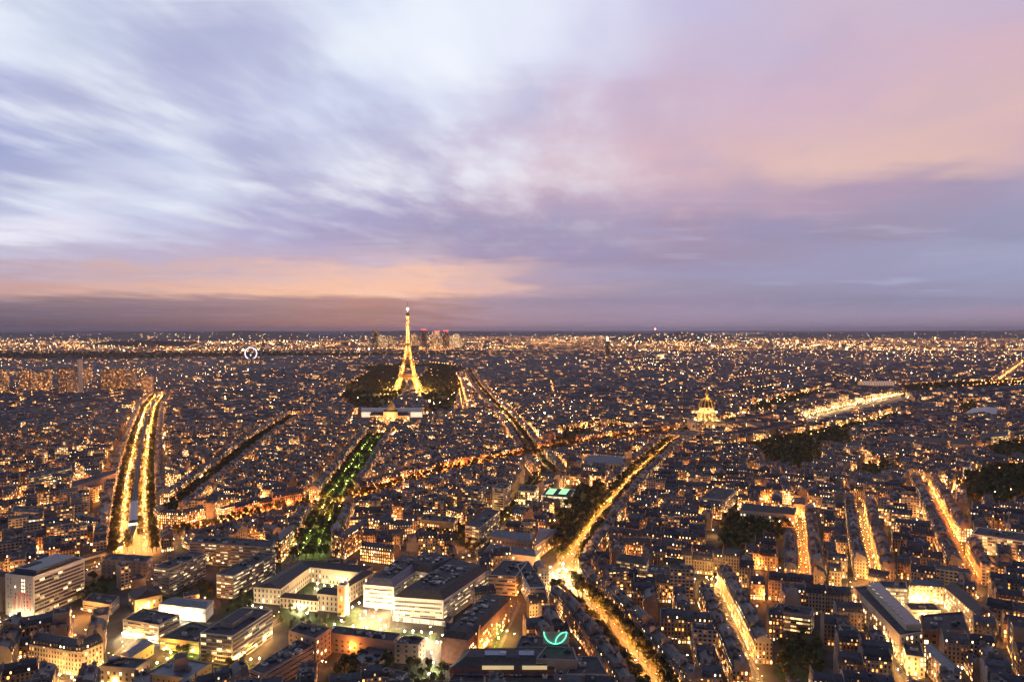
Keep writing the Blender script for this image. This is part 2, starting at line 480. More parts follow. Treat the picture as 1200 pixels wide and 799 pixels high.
_tens = ['', '', 'twentieth', 'thirtieth', 'fortieth', 'fiftieth', 'sixtieth', 'seventieth', 'eightieth', 'ninetieth']
_tn = ['', '', 'twenty', 'thirty', 'forty', 'fifty', 'sixty', 'seventy', 'eighty', 'ninety']
def ordinal(n):
    if n < 20: return _ones[n]
    if n % 10 == 0: return _tens[n // 10]
    return _tn[n // 10] + '-' + _ones[n % 10]
# ------------------------------------------------------------------ ground, hills, haze
ASPH = simple('asphalt', (0.055, 0.054, 0.056), 0.75, noise=0.3, scale=0.15)
GROUNDM = simple('city_ground', (0.07, 0.065, 0.06), 0.9, noise=0.35, scale=0.06)
PAVE = simple('pavement_stone', (0.14, 0.13, 0.12), 0.85, noise=0.25, scale=0.25)
PAINT = simple('road_paint', (0.7, 0.7, 0.68), 0.6, noise=0.1)
GRASSM = simple('lawn_grass', (0.045, 0.075, 0.025), 0.95, noise=0.35, scale=0.12)
HILLM = simple('wooded_hill', (0.05, 0.06, 0.045), 0.95, noise=0.35, scale=0.01)
WATERM = simple('river_water', (0.02, 0.025, 0.03), 0.15, noise=0.1)
METAL = simple('dark_metal', (0.10, 0.10, 0.11), 0.5, 0.6)

g = MB()
g.face([(-90000, -2000, 0), (90000, -2000, 0), (90000, 110000, 0), (-90000, 110000, 0)], GROUNDM)
tag(g.build('ground'), kind='structure')

HILLCOLS = []
def hill_ridge(name, x0, x1, Y, hmax, seed, depth=2500, n=60):
    """a long low wooded ridge; px columns x0..x1"""
    r = random.Random(seed)
    ph = [r.uniform(0, 6.28) for _ in range(5)]
    mb = MB()
    cols = []
    for i in range(n + 1):
        t = i / n
        x = (x0 + (x1 - x0) * t - 600) / F * Y
        env = math.sin(math.pi * t) ** 0.5
        h = hmax * env * (0.72 + 0.14 * math.sin(5 * t + ph[0]) + 0.09 * math.sin(13 * t + ph[1]) + 0.04 * math.sin(37 * t + ph[2]))
        cols.append([(x, Y - depth, 0), (x, Y - depth * .5, h * .55), (x, Y, h), (x, Y + depth * .6, h * .5), (x, Y + depth, 0)])
    HILLCOLS.append(cols)
    for i in range(n):
        for k in range(4):
            mb.face([cols[i][k], cols[i + 1][k], cols[i + 1][k + 1], cols[i][k + 1]], HILLM)
    return tag(mb.build(name), kind='structure')
hill_ridge('hills', -300, 190, 17000, 225, 1)
hill_ridge('hills', 60, 470, 15500, 235, 2)
hill_ridge('hills', 330, 800, 24000, 250, 3)
hill_ridge('hills', 715, 880, 13500, 262, 4, 1500)
hill_ridge('hills', 800, 1260, 19000, 238, 5)
hill_ridge('hills', 950, 1500, 26000, 262, 6)
hill_ridge('hills', -500, 620, 30000, 245, 8)

HAZE = True
if HAZE:
    hz = MB()
    hz.prism([(-60000, -900), (60000, -900), (60000, 45000), (-60000, 45000)], -1.0, 352.0, GROUNDM)
    hz.face([(-60000, -900, -1), (-60000, 45000, -1), (60000, 45000, -1), (60000, -900, -1)], GROUNDM)
    hm = bpy.data.materials.new('haze_air'); hm.use_nodes = True
    nt = hm.node_tree; nt.nodes.clear()
    o_ = nt.nodes.new('ShaderNodeOutputMaterial'); pv = nt.nodes.new('ShaderNodeVolumePrincipled')
    pv.inputs['Color'].default_value = (0.78, 0.74, 0.92, 1)
    pv.inputs['Density'].default_value = 2.1e-5
    pv.inputs['Anisotropy'].default_value = 0.0
    nt.links.new(pv.outputs[0], o_.inputs['Volume'])
    hz.mats = [hm]
    tag(hz.build('haze'), kind='stuff')
    hm.cycles.homogeneous_volume = True

# ------------------------------------------------------------------ the streets of the photo
WARM = (1.0, 0.38, 0.075); ORANGE = (1.0, 0.29, 0.045); YELLOW = (1.0, 0.50, 0.14); WHITE = (1.0, 0.78, 0.44); GREENL = (0.66, 1.0, 0.13)
class Street:
    def __init__(s, key, phrase, pts, hw, lamp=WARM, power=1.0, sp=22.0, trees=0, lined=True, cars=0, lampoff=None, litside=1.0, tree_off=None, face=20, roadhw=None):
        s.key, s.phrase, s.hw, s.lamp, s.power, s.sp, s.trees, s.lined, s.cars = key, phrase, hw, lamp, power, sp, trees, lined, cars
        s.p = [P(*q).to_2d() for q in pts]
        s.lampoff = lampoff if lampoff is not None else hw - 3.0
        s.tree_off = tree_off if tree_off is not None else [hw - 4.0]
        s.face = face
        s.roadhw = roadhw or max(4.0, hw - 6.5)
        s.seg = []
        acc = 0
        for a, b in zip(s.p[:-1], s.p[1:]):
            L = (b - a).length; d = (b - a) / L
            s.seg.append((a, b, d, Vector((d.y, -d.x)), L, acc)); acc += L
        s.L = acc
    def at(s, t, off):
        for a, b, d, n, L, acc in s.seg:
            if t <= acc + L or (a, b) == (s.seg[-1][0], s.seg[-1][1]):
                return a + d * (t - acc) + n * off, d, n
STREETS = [
 Street('boulevard', 'the lamp-lit boulevard', [(775, 830), (757, 799), (722, 752), (690, 718), (668, 700), (657, 678), (678, 645), (712, 598), (745, 560), (790, 519)], 15, WARM, 4.0, 16, 1, cars=64, tree_off=[8.2, 12.6], lampoff=6.5, roadhw=6),
 Street('mall', 'the near green mall', [(362, 657), (374, 625), (387, 597)], 20, GREENL, 0.7, 16, 1, tree_off=[16, 10.5, 3.0], lampoff=7, roadhw=2, cars=0),
 Street('mall_far', 'the far green mall', [(391, 588), (408, 562), (424, 537), (441, 513)], 21, GREENL, 1.0, 20, 1, tree_off=[17.5, 12, 2.5], lampoff=7.5, roadhw=2, cars=0),
 Street('cross', 'the orange-lit avenue', [(205, 629), (255, 618), (300, 606), (345, 597), (386, 592), (430, 583), (470, 571), (530, 553), (575, 544), (618, 535), (680, 523), (740, 513), (790, 508)], 13, (1.0, 0.25, 0.04), 5.0, 18, 1, cars=24, tree_off=[8.5], lampoff=10.5, roadhw=6),
 Street('viaduct_avenue', 'the blazing double avenue', [(157, 652), (157, 604), (160, 560), (167, 515), (176, 480), (186, 466)], 25, (1.0, 0.38, 0.08), 4.2, 10, 1, cars=70, tree_off=[6.0, 17.0, 21], lampoff=12, roadhw=18),
 Street('viaduct_tail', 'the crossing below the viaduct', [(157, 652), (128, 660), (92, 668)], 15, WARM, 1.0, 18, 0, lined=False, cars=6),
 Street('left_diag', 'the dark tree-lined avenue', [(192, 610), (222, 585), (262, 552), (305, 516), (345, 490)], 15, WARM, 0.4, 40, 1, tree_off=[11, 4]),
 Street('villars', 'the far avenue', [(646, 560), (632, 545), (622, 532), (607, 508), (592, 490), (575, 472), (560, 454), (549, 436)], 14, WARM, 4.0, 24, 1, tree_off=[8, 11]),
 Street('inner', 'the far street near the gilded school', [(546, 486), (541, 462), (537, 444)], 10, ORANGE, 1.2, 30, 0),
 Street('duquesne', 'the far road behind the school', [(500, 493), (560, 487), (600, 486)], 9, YELLOW, 1.2, 26, 0),
 Street('market', 'the bright yellow street', [(832, 683), (846, 716), (864, 755), (892, 815)], 5.8, (1.0, 0.46, 0.11), .9, 14, 0, cars=34, lampoff=4.2, roadhw=3.6),
 Street('north_one', 'the first blazing street', [(936, 596), (939, 640), (943, 688)], 5.2, (1.0, 0.27, 0.035), 1.15, 11, 0, cars=10, lampoff=3.6, roadhw=3.2),
 Street('north_two', 'the second blazing street', [(1007, 596), (1015, 640), (1025, 682)], 5.2, (1.0, 0.34, 0.06), 1.1, 12, 0, cars=10, lampoff=3.6, roadhw=3.2),
 Street('north_three', 'the long orange street', [(1083, 569), (1106, 615), (1140, 684)], 6.5, (1.0, 0.27, 0.035), 1.1, 13, 0, cars=16, lampoff=4.5, roadhw=3.6),
 Street('long_front', 'the long building street', [(997, 686), (1025, 730), (1050, 772), (1076, 815)], 7.0, YELLOW, 1.4, 13, 0, cars=8, lampoff=4.5, roadhw=3.5, lined=False),
 Street('yellow_lane', 'the modern towers lane', [(550, 650), (573, 624), (600, 604), (616, 582), (632, 560)], 9, YELLOW, 1.2, 20, 1, lined=False, cars=6, tree_off=[5]),
 Street('esplanade', 'the bright bridge road', [(938, 491), (990, 478), (1030, 469), (1060, 463)], 6.5, (1.0, .58, .22), 1.7, 14, 0, lined=False, cars=10, roadhw=5),
 Street('quay', 'the quay road by the river', [(1060, 463), (1130, 459), (1210, 456)], 12, ORANGE, 0.9, 40, 1, lined=False),
 Street('quay_west', 'the quay road west', [(900, 461), (960, 462), (1060, 463)], 12, ORANGE, 0.9, 40, 1, lined=False),
 Street('invalides_north', 'the road beside the gardens', [(792, 508), (842, 500), (900, 482), (938, 475)], 12, ORANGE, 0.7, 30, 1, lined=False),
 Street('invalides_south', 'the road before the domed church', [(790, 519), (850, 530), (905, 520), (962, 508), (1000, 500)], 9, YELLOW, 0.7, 30, 1, lined=False),
 Street('far_right', 'the far orange avenue', [(1168, 452), (1184, 438), (1202, 424)], 14, ORANGE, 1.2, 30, 0),
 Street('hospital_lane', 'the gridded slab lane', [(233, 800), (268, 772), (300, 742), (330, 726)], 5, YELLOW, 1.0, 16, 0, lined=False, roadhw=3),
 Street('row_gap', 'the pink gable street', [(560, 815), (572, 775), (590, 735), (604, 705)], 5.5, ORANGE, 0.5, 26, 0, lined=False, roadhw=3),
 Street('corner_street', 'the corner block street', [(20, 800), (62, 792), (112, 800), (136, 772), (165, 745)], 6.0, YELLOW, 1.0, 16, 0, lined=False, roadhw=3),
]
STREET = {s.key: s for s in STREETS}

def strip(mb, pts, hw, z, m, off=0.0):
    """a ribbon along a polyline with mitred joints"""
    n = len(pts); L, Rr = [], []
    for i, p in enumerate(pts):
        d0 = (pts[i] - pts[i - 1]).normalized() if i else None
        d1 = (pts[i + 1] - pts[i]).normalized() if i < n - 1 else None
        d = ((d0 or d1) + (d1 or d0)).normalized()
        nn = Vector((d.y, -d.x))
        k = 1.0 / max(0.5, nn.dot(Vector(((d1 or d0).y, -(d1 or d0).x))))
        Rr.append(p + nn * (off + hw) * k); L.append(p + nn * (off - hw) * k)
    for i in range(n - 1):
        mb.face([(L[i].x, L[i].y, z), (L[i + 1].x, L[i + 1].y, z), (Rr[i + 1].x, Rr[i + 1].y, z), (Rr[i].x, Rr[i].y, z)][::-1], m)
zz_ = 0.0
for i, s in enumerate(STREETS):
    mb = MB(); base = 0.13 + 0.012 * i
    # pavement raised as a kerb of 0.13 m, carriageway above the ground sheet
    if s.key == 'viaduct_avenue':
        strip(mb, s.p, 25, 0.05, PAVE); strip(mb, s.p, 5.5, 0.10, ASPH, -11.5); strip(mb, s.p, 5.0, 0.10, ASPH, 11)
    else:
        strip(mb, s.p, s.roadhw, 0.02 + 0.006 * i, ASPH)
        for sg in (-1, 1):
            w = (s.hw - s.roadhw) / 2
            if w > 0.4:
                strip(mb, s.p, w, base, PAVE, sg * (s.roadhw + w))
                e = MB()
                # vertical kerb face
                for a, b, d, n, L, acc in s.seg:
                    ea = a + n * sg * s.roadhw; eb = b + n * sg * s.roadhw
                    mb.face([(ea.x, ea.y, 0.01), (eb.x, eb.y, 0.01), (eb.x, eb.y, base), (ea.x, ea.y, base)], PAVE)
    tag(mb.build('road'), kind='structure')
    pm = MB()
    t = 2.0
    while t < s.L - 4 and s.p[0].y < 1500:
        c, d, n = s.at(t, 0.0)
        q = [c - n * .09, c + n * .09, c + n * .09 + d * 3, c - n * .09 + d * 3]
        pm.face([(v.x, v.y, 0.03 + 0.006 * i + (0.08 if s.key == 'viaduct_avenue' else 0)) for v in q], PAINT)
        t += 8.0
    if s.key == 'boulevard':
        for tt in (70, 150, 250, 330, 470):
            for k in range(-7, 8):
                c, d, n = s.at(tt, k * 1.05)
                q = [c - n * .27, c + n * .27, c + n * .27 + d * 3.2, c - n * .27 + d * 3.2]
                pm.face([(v.x, v.y, 0.035 + 0.006 * i) for v in q], PAINT)
    if pm.v:
        tag(pm.build('road_markings'), kind='structure')

def poly_px(pts, z=0.0):
    return [P(x, y, z).to_2d() for x, y in pts]
# parks, gardens and tree masses: outline, tree spacing, tree height
PARKS = {
 'champ_left': ([(412, 450), (438, 435), (472, 430), (476, 455), (464, 472), (444, 486), (420, 484), (398, 470)], 16, 17),
 'champ_right': ([(484, 455), (505, 432), (530, 432), (540, 452), (528, 486), (508, 488), (496, 470)], 16, 17),
 'trocadero': ([(420, 432), (470, 428), (520, 428), (560, 438), (500, 433), (440, 438)], 22, 15),
 'boulevard_garden': ([(640, 648), (652, 612), (676, 578), (706, 570), (712, 590), (684, 622), (662, 652)], 11, 15),
 'right_park': ([(1128, 590), (1132, 562), (1165, 552), (1215, 550), (1215, 592), (1165, 600)], 11, 16),
 'garden_a': ([(893, 552), (905, 532), (960, 526), (962, 548), (930, 556)], 13, 14),
 'garden_b': ([(880, 532), (905, 516), (990, 505), (1000, 528), (940, 528), (900, 540)], 14, 14),
 'garden_c': ([(842, 632), (850, 606), (878, 612), (932, 616), (925, 634), (878, 640), (862, 665), (846, 660)], 10, 13),
 'garden_d': ([(905, 790), (915, 755), (945, 748), (968, 762), (960, 799), (935, 812)], 9, 12),
 'garden_e': ([(370, 812), (390, 782), (430, 774), (475, 786), (510, 778), (528, 800), (500, 815)], 9, 11),
 'slab_garden': ([(84, 708), (92, 690), (112, 676), (140, 684), (128, 696), (110, 712)], 9, 9),
 'hospital_garden': ([(322, 726), (330, 712), (395, 724), (420, 730), (380, 741), (345, 745)], 9, 6),
 'quad_lawn': ([(345, 694), (362, 681), (398, 686), (392, 700)], 22, 5),
 'tuileries': ([(1058, 454), (1110, 450), (1215, 446), (1215, 456), (1110, 460), (1062, 462)], 16, 14),
 'esplanade_trees': ([(868, 480), (905, 470), (960, 458), (962, 463), (930, 476), (898, 488)], 15, 12),
 'esplanade_trees_b': ([(955, 513), (1000, 500), (1050, 485), (1056, 492), (1010, 505), (960, 518)], 15, 12),
 'trees_small_a': ([(490, 628), (512, 616), (545, 622), (548, 636), (515, 640)], 10, 12),
 'trees_small_b': ([(640, 528), (665, 506), (720, 500), (745, 506), (700, 512), (660, 524)], 15, 13),
 'trees_small_c': ([(1125, 476), (1140, 472), (1150, 490), (1130, 494)], 14, 12),
 'trees_small_d': ([(1000, 560), (1020, 545), (1050, 548), (1055, 560), (1030, 566)], 14, 12),
 'trees_small_e': ([(226, 700), (236, 690), (252, 690), (250, 702)], 9, 10),
 'trees_small_f': ([(196, 772), (204, 760), (224, 756), (232, 768), (215, 776)], 8, 9),
 'right_garden_far': ([(1150, 535), (1170, 522), (1210, 520), (1212, 540), (1180, 545)], 13, 13),
 'campus_a': ([(182, 704), (206, 690), (250, 686), (252, 700), (215, 699)], 13, 9),
 'campus_b': ([(254, 716), (270, 700), (296, 692), (296, 716), (318, 722), (300, 735), (262, 728)], 12, 9),
 'campus_c': ([(404, 735), (408, 722), (418, 712), (424, 716), (420, 735), (470, 738), (520, 747), (500, 752), (440, 742)], 19, 6),
 'campus_d': ([(236, 775), (250, 784), (285, 800), (300, 780), (262, 768)], 12, 9),
 'bois': ([(-120, 422), (-60, 413.5), (300, 413.5), (560, 414.5), (700, 416), (560, 418.5), (300, 420), (150, 423.5)], 60, 17),
 'bois_hill': ([(95, 405.5), (130, 400.5), (190, 400.0), (240, 402), (215, 406), (150, 407)], 90, 18),
}
PARKP = {k: (poly_px(v[0]), v[1], v[2]) for k, v in PARKS.items()}
lm = MB()
for i, (k, (pp, sp, h)) in enumerate(PARKP.items()):
    lm.face([(v.x, v.y, 0.30 + 0.004 * i) for v in pp], GRASSM)
lawn = tag(lm.build('lawn'), kind='structure')

def in_poly(pts, poly):
    """pts (N,2) -> bool"""
    x, y = pts[:, 0], pts[:, 1]
    ins = np.zeros(len(pts), bool)
    n = len(poly)
    for i in range(n):
        x0, y0 = poly[i][0], poly[i][1]; x1, y1 = poly[(i + 1) % n][0], poly[(i + 1) % n][1]
        c = ((y0 > y) != (y1 > y))
        with np.errstate(divide='ignore', invalid='ignore'):
            xi = (x1 - x0) * (y - y0) / (y1 - y0 + 1e-12) + x0
        ins ^= c & (x < xi)
    return ins
def seg_dist(pts, a, b):
    a = np.array(a); b = np.array(b)
    ab = b - a
    t = np.clip(((pts - a) @ ab) / (ab @ ab), 0, 1)
    return np.linalg.norm(pts - (a + t[:, None] * ab), axis=1)
HEROES = [[(0,-500),(1,-500),(1,-499)]]   # footprints the packed blocks keep clear of
def keep(pts):
    HEROES.append([(p[0], p[1]) for p in pts])
# ------------------------------------------------------------------ terraced apartment block
def mansard(p, W_, Rf, detail, dormers=None, chims=None, r=None):
    """one terraced apartment block. W_: builder of walls, Rf: of roofs; dormers / chims: lists that take builders of their own"""
    q = [np.array(v) for v in p['q']]; h = p['h']; seed = p['seed']; tone = p['tone']; litp = p['lit']
    area = 0.5 * sum(q[i][0] * q[(i + 1) % 4][1] - q[(i + 1) % 4][0] * q[i][1] for i in range(4))
    if area < 0: q = [q[1], q[0], q[3], q[2]]
    def F_(s, t):
        a = q[0] * (1 - s) + q[1] * s; b = q[3] * (1 - s) + q[2] * s
        return a * (1 - t) + b * t
    dep = np.linalg.norm((q[3] + q[2]) / 2 - (q[0] + q[1]) / 2); wid = np.linalg.norm(q[1] - q[0])
    wm = CONCRETE if p['modern'] else STONE
    bpw = (litp, tone, seed, 1.0); bpp = (litp, tone, seed, 0.0); bpr = (0, p['rtone'], seed, 0)
    u0 = 0.3
    def V(xy, z): return (xy[0], xy[1], z)
    if p['modern'] or dep < 6:
        hh = h
        for i in range(4):
            a, b = q[i], q[(i + 1) % 4]
            blank = (i in (1, 3)) and not (p['ends'] and p['ends'][0 if i == 3 else 1])
            W_.wall(a, b, 0, hh, PLAIN if blank else wm, u0, bpp if blank else bpw)
        # parapet: flat roof sunk 0.5 m
        c = sum(q) / 4
        inn = [c + (v - c) * (1 - 0.5 / max(4, np.linalg.norm(v - c))) for v in q]
        for i in range(4):
            j = (i + 1) % 4
            Rf.face([V(q[i], hh), V(q[j], hh), V(inn[j], hh), V(inn[i], hh)], PLAIN, None, bpp)
            if detail > 1: Rf.face([V(inn[j], hh - .5), V(inn[i], hh - .5), V(inn[i], hh), V(inn[j], hh)], PLAIN, None, bpp)
        Rf.face([V(v, hh - (.5 if detail > 1 else 0)) for v in inn], FLATR, None, bpr)
        if detail:
            for k in range(r.choice((1, 2, 3))):
                cc = F_(r.uniform(.2, .8), r.uniform(.3, .7)); an = math.atan2(*(q[1] - q[0])[::-1])
                Rf.box((cc[0], cc[1], hh - .5), r.uniform(1.5, 5), r.uniform(1.5, 3.5), r.uniform(1, 3.2), an, PLAIN, bpp)
        return
    hw_ = h - 4.0                                   # cornice height
    ins = 1.7 / dep; zt = h - 0.4; zr = h + min(2.2, dep * 0.14)
    W_.wall(q[0], q[1], 0, hw_, wm, u0, bpw)
    W_.wall(q[2], q[3], 0, hw_, wm, u0 + 100, bpw)
    f0, f1, b0, b1 = F_(0, ins), F_(1, ins), F_(0, 1 - ins), F_(1, 1 - ins)
    m0, m1 = F_(0, .5), F_(1, .5)
    for k, (A, B, fa, mm, ba) in enumerate(((q[1], q[2], f1, m1, b1), (q[3], q[0], b0, m0, f0))):
        end = p['ends'] and p['ends'][1 - k if k == 0 else 0]
        mt, bp_ = (wm, bpw) if end else (PLAIN, bpp)
        L = np.linalg.norm(B - A)
        W_.wall(A, B, 0, hw_, mt, u0, bp_)
        W_.face([V(A, hw_), V(B, hw_), V(ba, zt), V(mm, zr), V(fa, zt)], PLAIN, None, bpp)
    if detail:
        ov = (q[0] - F_(0, 1)); ov = ov / np.linalg.norm(ov) * 0.5
        for A, B, o in ((q[0], q[1], ov), (q[2], q[3], -ov)):     # cornice
            W_.face([V(A, hw_ - .5), V(B, hw_ - .5), V(B + o, hw_ - .1), V(A + o, hw_ - .1)], PLAIN, None, bpp)
            W_.face([V(A + o, hw_ - .1), V(B + o, hw_ - .1), V(B + o, hw_ + .1), V(A + o, hw_ + .1)], PLAIN, None, bpp)
            W_.face([V(A + o, hw_ + .1), V(B + o, hw_ + .1), V(B, hw_ + .12), V(A, hw_ + .12)], PLAIN, None, bpp)
    Rf.face([V(q[0], hw_ + .1), V(q[1], hw_ + .1), V(f1, zt), V(f0, zt)], ZINC, None, bpr)
    Rf.face([V(q[2], hw_ + .1), V(q[3], hw_ + .1), V(b0, zt), V(b1, zt)], ZINC, None, bpr)
    Rf.face([V(f0, zt), V(f1, zt), V(m1, zr), V(m0, zr)], ZINC, None, bpr)
    Rf.face([V(b1, zt), V(b0, zt), V(m0, zr), V(m1, zr)], ZINC, None, bpr)
    if not detail: return
    ex = (q[1] - q[0]) / wid; ey = (q[3] - q[0]); ey = ey / np.linalg.norm(ey)
    an = math.atan2(ex[1], ex[0])
    # dormers
    nd = max(2, int(wid / 2.9))
    for side in ((0, 1) if detail > 1 else (0, 1)):
        for k in range(nd):
            s_ = (k + .5) / nd
            base = F_(s_, 0.35 / dep if side == 0 else 1 - 0.35 / dep)
            iv = ey if side == 0 else -ey
            D = MB() if dormers is not None else Rf
            w2, dh = .62, 1.95
            A = base - ex * w2; B = base + ex * w2
            if side: A, B = B, A
            bz = hw_ + .45
            on = r.random() < litp * 1.15
            e = (0.08 + r.random() ** 2.5) if on else 0.0
            D.face([V(A, bz), V(B, bz), V(B, bz + dh), V(A, bz + dh)], PLAIN, None, bpp)
            A2 = A + (B - A) * .16 - iv * .02; B2 = A + (B - A) * .84 - iv * .02
            D.face([V(A2, bz + .2), V(B2, bz + .2), V(B2, bz + dh - .25), V(A2, bz + dh - .25)], PANE, None, (e, r.random(), 0, 0))
            Ab, Bb = A + iv * 1.5, B + iv * 1.5
            D.face([V(A, bz), V(A, bz + dh), V(Ab, bz + dh)], ZINC, None, bpr)
            D.face([V(B, bz + dh), V(B, bz), V(Bb, bz + dh)], ZINC, None, bpr)
            D.face([V(A - iv * .15, bz + dh), V(B - iv * .15, bz + dh), V(Bb, bz + dh + .15), V(Ab, bz + dh + .15)], ZINC, None, bpr)
            if dormers is not None: dormers.append(D)
    # skylights and roof clutter
    for k in range(r.choice((1, 2, 3, 4))):
        s_ = r.uniform(.12, .88); tt = r.choice((r.uniform(ins + .06, .42), r.uniform(.56, 1 - ins - .08)))
        c = F_(s_, tt); z = zt + (zr - zt) * (1 - abs(tt - .5) / (.5 - ins)) 
        if r.random() < .5:
            e = r.random() ** 3 if r.random() < .18 else 0
            Rf.box((c[0], c[1], z - .05), .9, 1.3, .2, an, ZINC, (0, .9, seed, 0), None)
            Rf.face([V(c - ex * .35 - ey * .5, z + .17), V(c + ex * .35 - ey * .5, z + .17), V(c + ex * .35 + ey * .5, z + .17), V(c - ex * .35 + ey * .5, z + .17)], PANE, None, (e * .6, r.random(), 0, 0))
        else:
            Rf.box((c[0], c[1], z - .2), r.uniform(1, 2.6), r.uniform(1, 2.2), r.uniform(.8, 1.9), an, PLAIN if r.random() < .4 else ZINC, bpp)
    # chimney stacks on the party walls
    for s_ in (0.02, 0.98):
        if r.random() < .2: continue
        for tt in ((.27, .73) if dep > 9 else (.5,)):
            if r.random() < .3: continue
            C = MB() if chims is not None else Rf
            c = F_(s_, tt); L = r.uniform(2.2, 4.2); top = zr + r.uniform(.8, 2.0)
            C.box((c[0], c[1], hw_ + 1), .75, L, top - hw_ - 1, an, PLAIN, (0, r.random(), seed, 0))
            npt = int(L / .55)
            if detail > 1:
                for k in range(npt):
                    pc = c + ey * ((k + .5) / npt - .5) * (L - .3)
                    C.box((pc[0], pc[1], top), .28, .28, r.choice((.5, .7, .9)), an, POT)
            if chims is not None: chims.append(C)

# ------------------------------------------------------------------ buildings one can single out
BAND = band_mat('ribbon_glazing', 1.4, 4.0)
BANDL = band_mat('lit_ribbon_glazing', 1.1, 4.0, room=2)
keep([tuple(P(*v).to_2d()) for v in ((938, 491), (1060, 464), (1066, 473), (1000, 489), (950, 502))])
keep([tuple(P(*v).to_2d()) for v in ((280, 424), (308, 424), (309, 430), (279, 430))])
WHITEW = simple('white_render', (0.62, 0.58, 0.54), 0.8, noise=0.08, scale=0.12)
CREAMW = simple('cream_render', (0.52, 0.45, 0.34), 0.85, noise=0.12, scale=0.15)
BRICKW = simple('red_brick', (0.24, 0.12, 0.085), 0.9, noise=0.2, scale=0.4)
PINKW = simple('pinkish_stone', (0.36, 0.26, 0.21), 0.88, noise=0.14, scale=0.2)
CONCW = simple('grey_concrete', (0.30, 0.27, 0.245), 0.9, noise=0.15, scale=0.12)
YELW = simple('yellow_render', (0.46, 0.38, 0.20), 0.85, noise=0.12, scale=0.15)
SLATE = simple('slate_roof', (0.055, 0.05, 0.052), 0.7, noise=0.3, scale=0.5)
ZINCB = simple('blue_zinc_roof', (0.11, 0.125, 0.16), 0.45, 0.3, noise=0.25, scale=0.4)
FELT = simple('roof_felt', (0.055, 0.053, 0.06), 0.85, noise=0.4, scale=0.25)
FRAMEM = simple('window_frame', (0.5, 0.48, 0.45), 0.6, noise=0.05)
GLASSD = simple('dark_glass', (0.03, 0.035, 0.045), 0.1, noise=0.1)
SOLAR = simple('blue_roof_glass', (0.10, 0.14, 0.26), 0.3, 0.2, noise=0.1)
STONEW = simple('pale_stone', (0.42, 0.36, 0.28), 0.85, noise=0.15, scale=0.08)
GOLDM = simple('gilding', (0.75, 0.50, 0.14), 0.35, 0.7, noise=0.2, scale=0.3)
PINKMARK = simple('pink_mural_paint', (0.78, 0.38, 0.34), 0.8, noise=0.1)
WHITEP = simple('white_mural_paint', (0.85, 0.8, 0.72), 0.8, noise=0.05)
REDP = simple('red_mural_paint', (0.55, 0.09, 0.06), 0.8, noise=0.05)
OCHREP = simple('ochre_mural_paint', (0.6, 0.42, 0.14), 0.8, noise=0.1)
GREENGLOW = lamp_mat('green_lit_skylight', (0.30, 1.0, 0.28), 1.1, 'NONE')
NEON = lamp_mat('mint_neon', (0.12, 1.0, 0.62), 2.2, 'NONE')
WARMGLASS = lamp_mat('lit_glass', (1.0, 0.66, 0.30), 1.6, 'NONE')
YELGLASS = lamp_mat('lit_yellow_glass', (1.0, 0.72, 0.25), 0.55, 'NONE')
WHITEGLOW = lamp_mat('white_floodlit_glass', (1.0, 0.80, 0.54), .95, 'NONE')
CAM2 = Vector((0, 0))
hr = random.Random(77)

def quad(h, *px):
    pts = [P(x, y, h).to_2d() for x, y in px]
    if len(pts) == 3: pts.append(pts[0] + pts[2] - pts[1])
    ar = sum(pts[i].cross(pts[(i + 1) % len(pts)]) for i in range(len(pts)))
    if ar < 0: pts = pts[::-1]
    keep(pts)
    return pts
def cen(q): 
    c = sum(q, Vector((0, 0))) / len(q); return (c.x, c.y, 0.0)
def faces_cam(a, b):
    n = Vector(((b - a).y, -(b - a).x)); return n.dot(-(a + b) / 2) > 0
def grid_windows(parent, o, a, b, z0, storey, rows, pitch, w, h, lit, warmth=.5, cap=100, bright=1.0, arch=False):
    """separate windows (frame and pane in one mesh) set 4 cm proud of the wall"""
    L = (b - a).length; d = (b - a) / L; n = Vector((d.y, -d.x)); k = max(1, int(L / pitch)); ang = math.atan2(d.y, d.x)
    cnt = 0
    for r_ in range(rows):
        for i in range(k):
            if cnt >= cap: return cnt
            on = hr.random() < lit
            key = (w, h, int(on) * hr.choice((1, 2, 3, 4)), round(bright, 1), round(warmth, 1))
            if key not in WINM:
                m = MB(); e = (0, .25, .5, .8, 1.1)[key[2]] * bright
                m.face([(-w / 2, -.04, 0), (w / 2, -.04, 0), (w / 2, -.04, h), (-w / 2, -.04, h)], PANE, None, (e, warmth, 0, 0))
                for x0, x1, y0, y1 in ((-w / 2 - .1, -w / 2, -.1, h + .1), (w / 2, w / 2 + .1, -.1, h + .1), (-w / 2, w / 2, h, h + .1), (-w / 2 - .15, w / 2 + .15, -.2, -.05), (-.04, .04, 0, h)):
                    m.face([(x0, -.1, y0), (x1, -.1, y0), (x1, -.1, y1), (x0, -.1, y1)], FRAMEM)
                WINM[key] = m.mesh('window')
            p = a + d * ((i + .5) * L / k)
            link_copy(WINM[key], 'window', (p.x - o[0], p.y - o[1], z0 + r_ * storey + .9), ang, parent); cnt += 1
    return cnt
WINM = {}
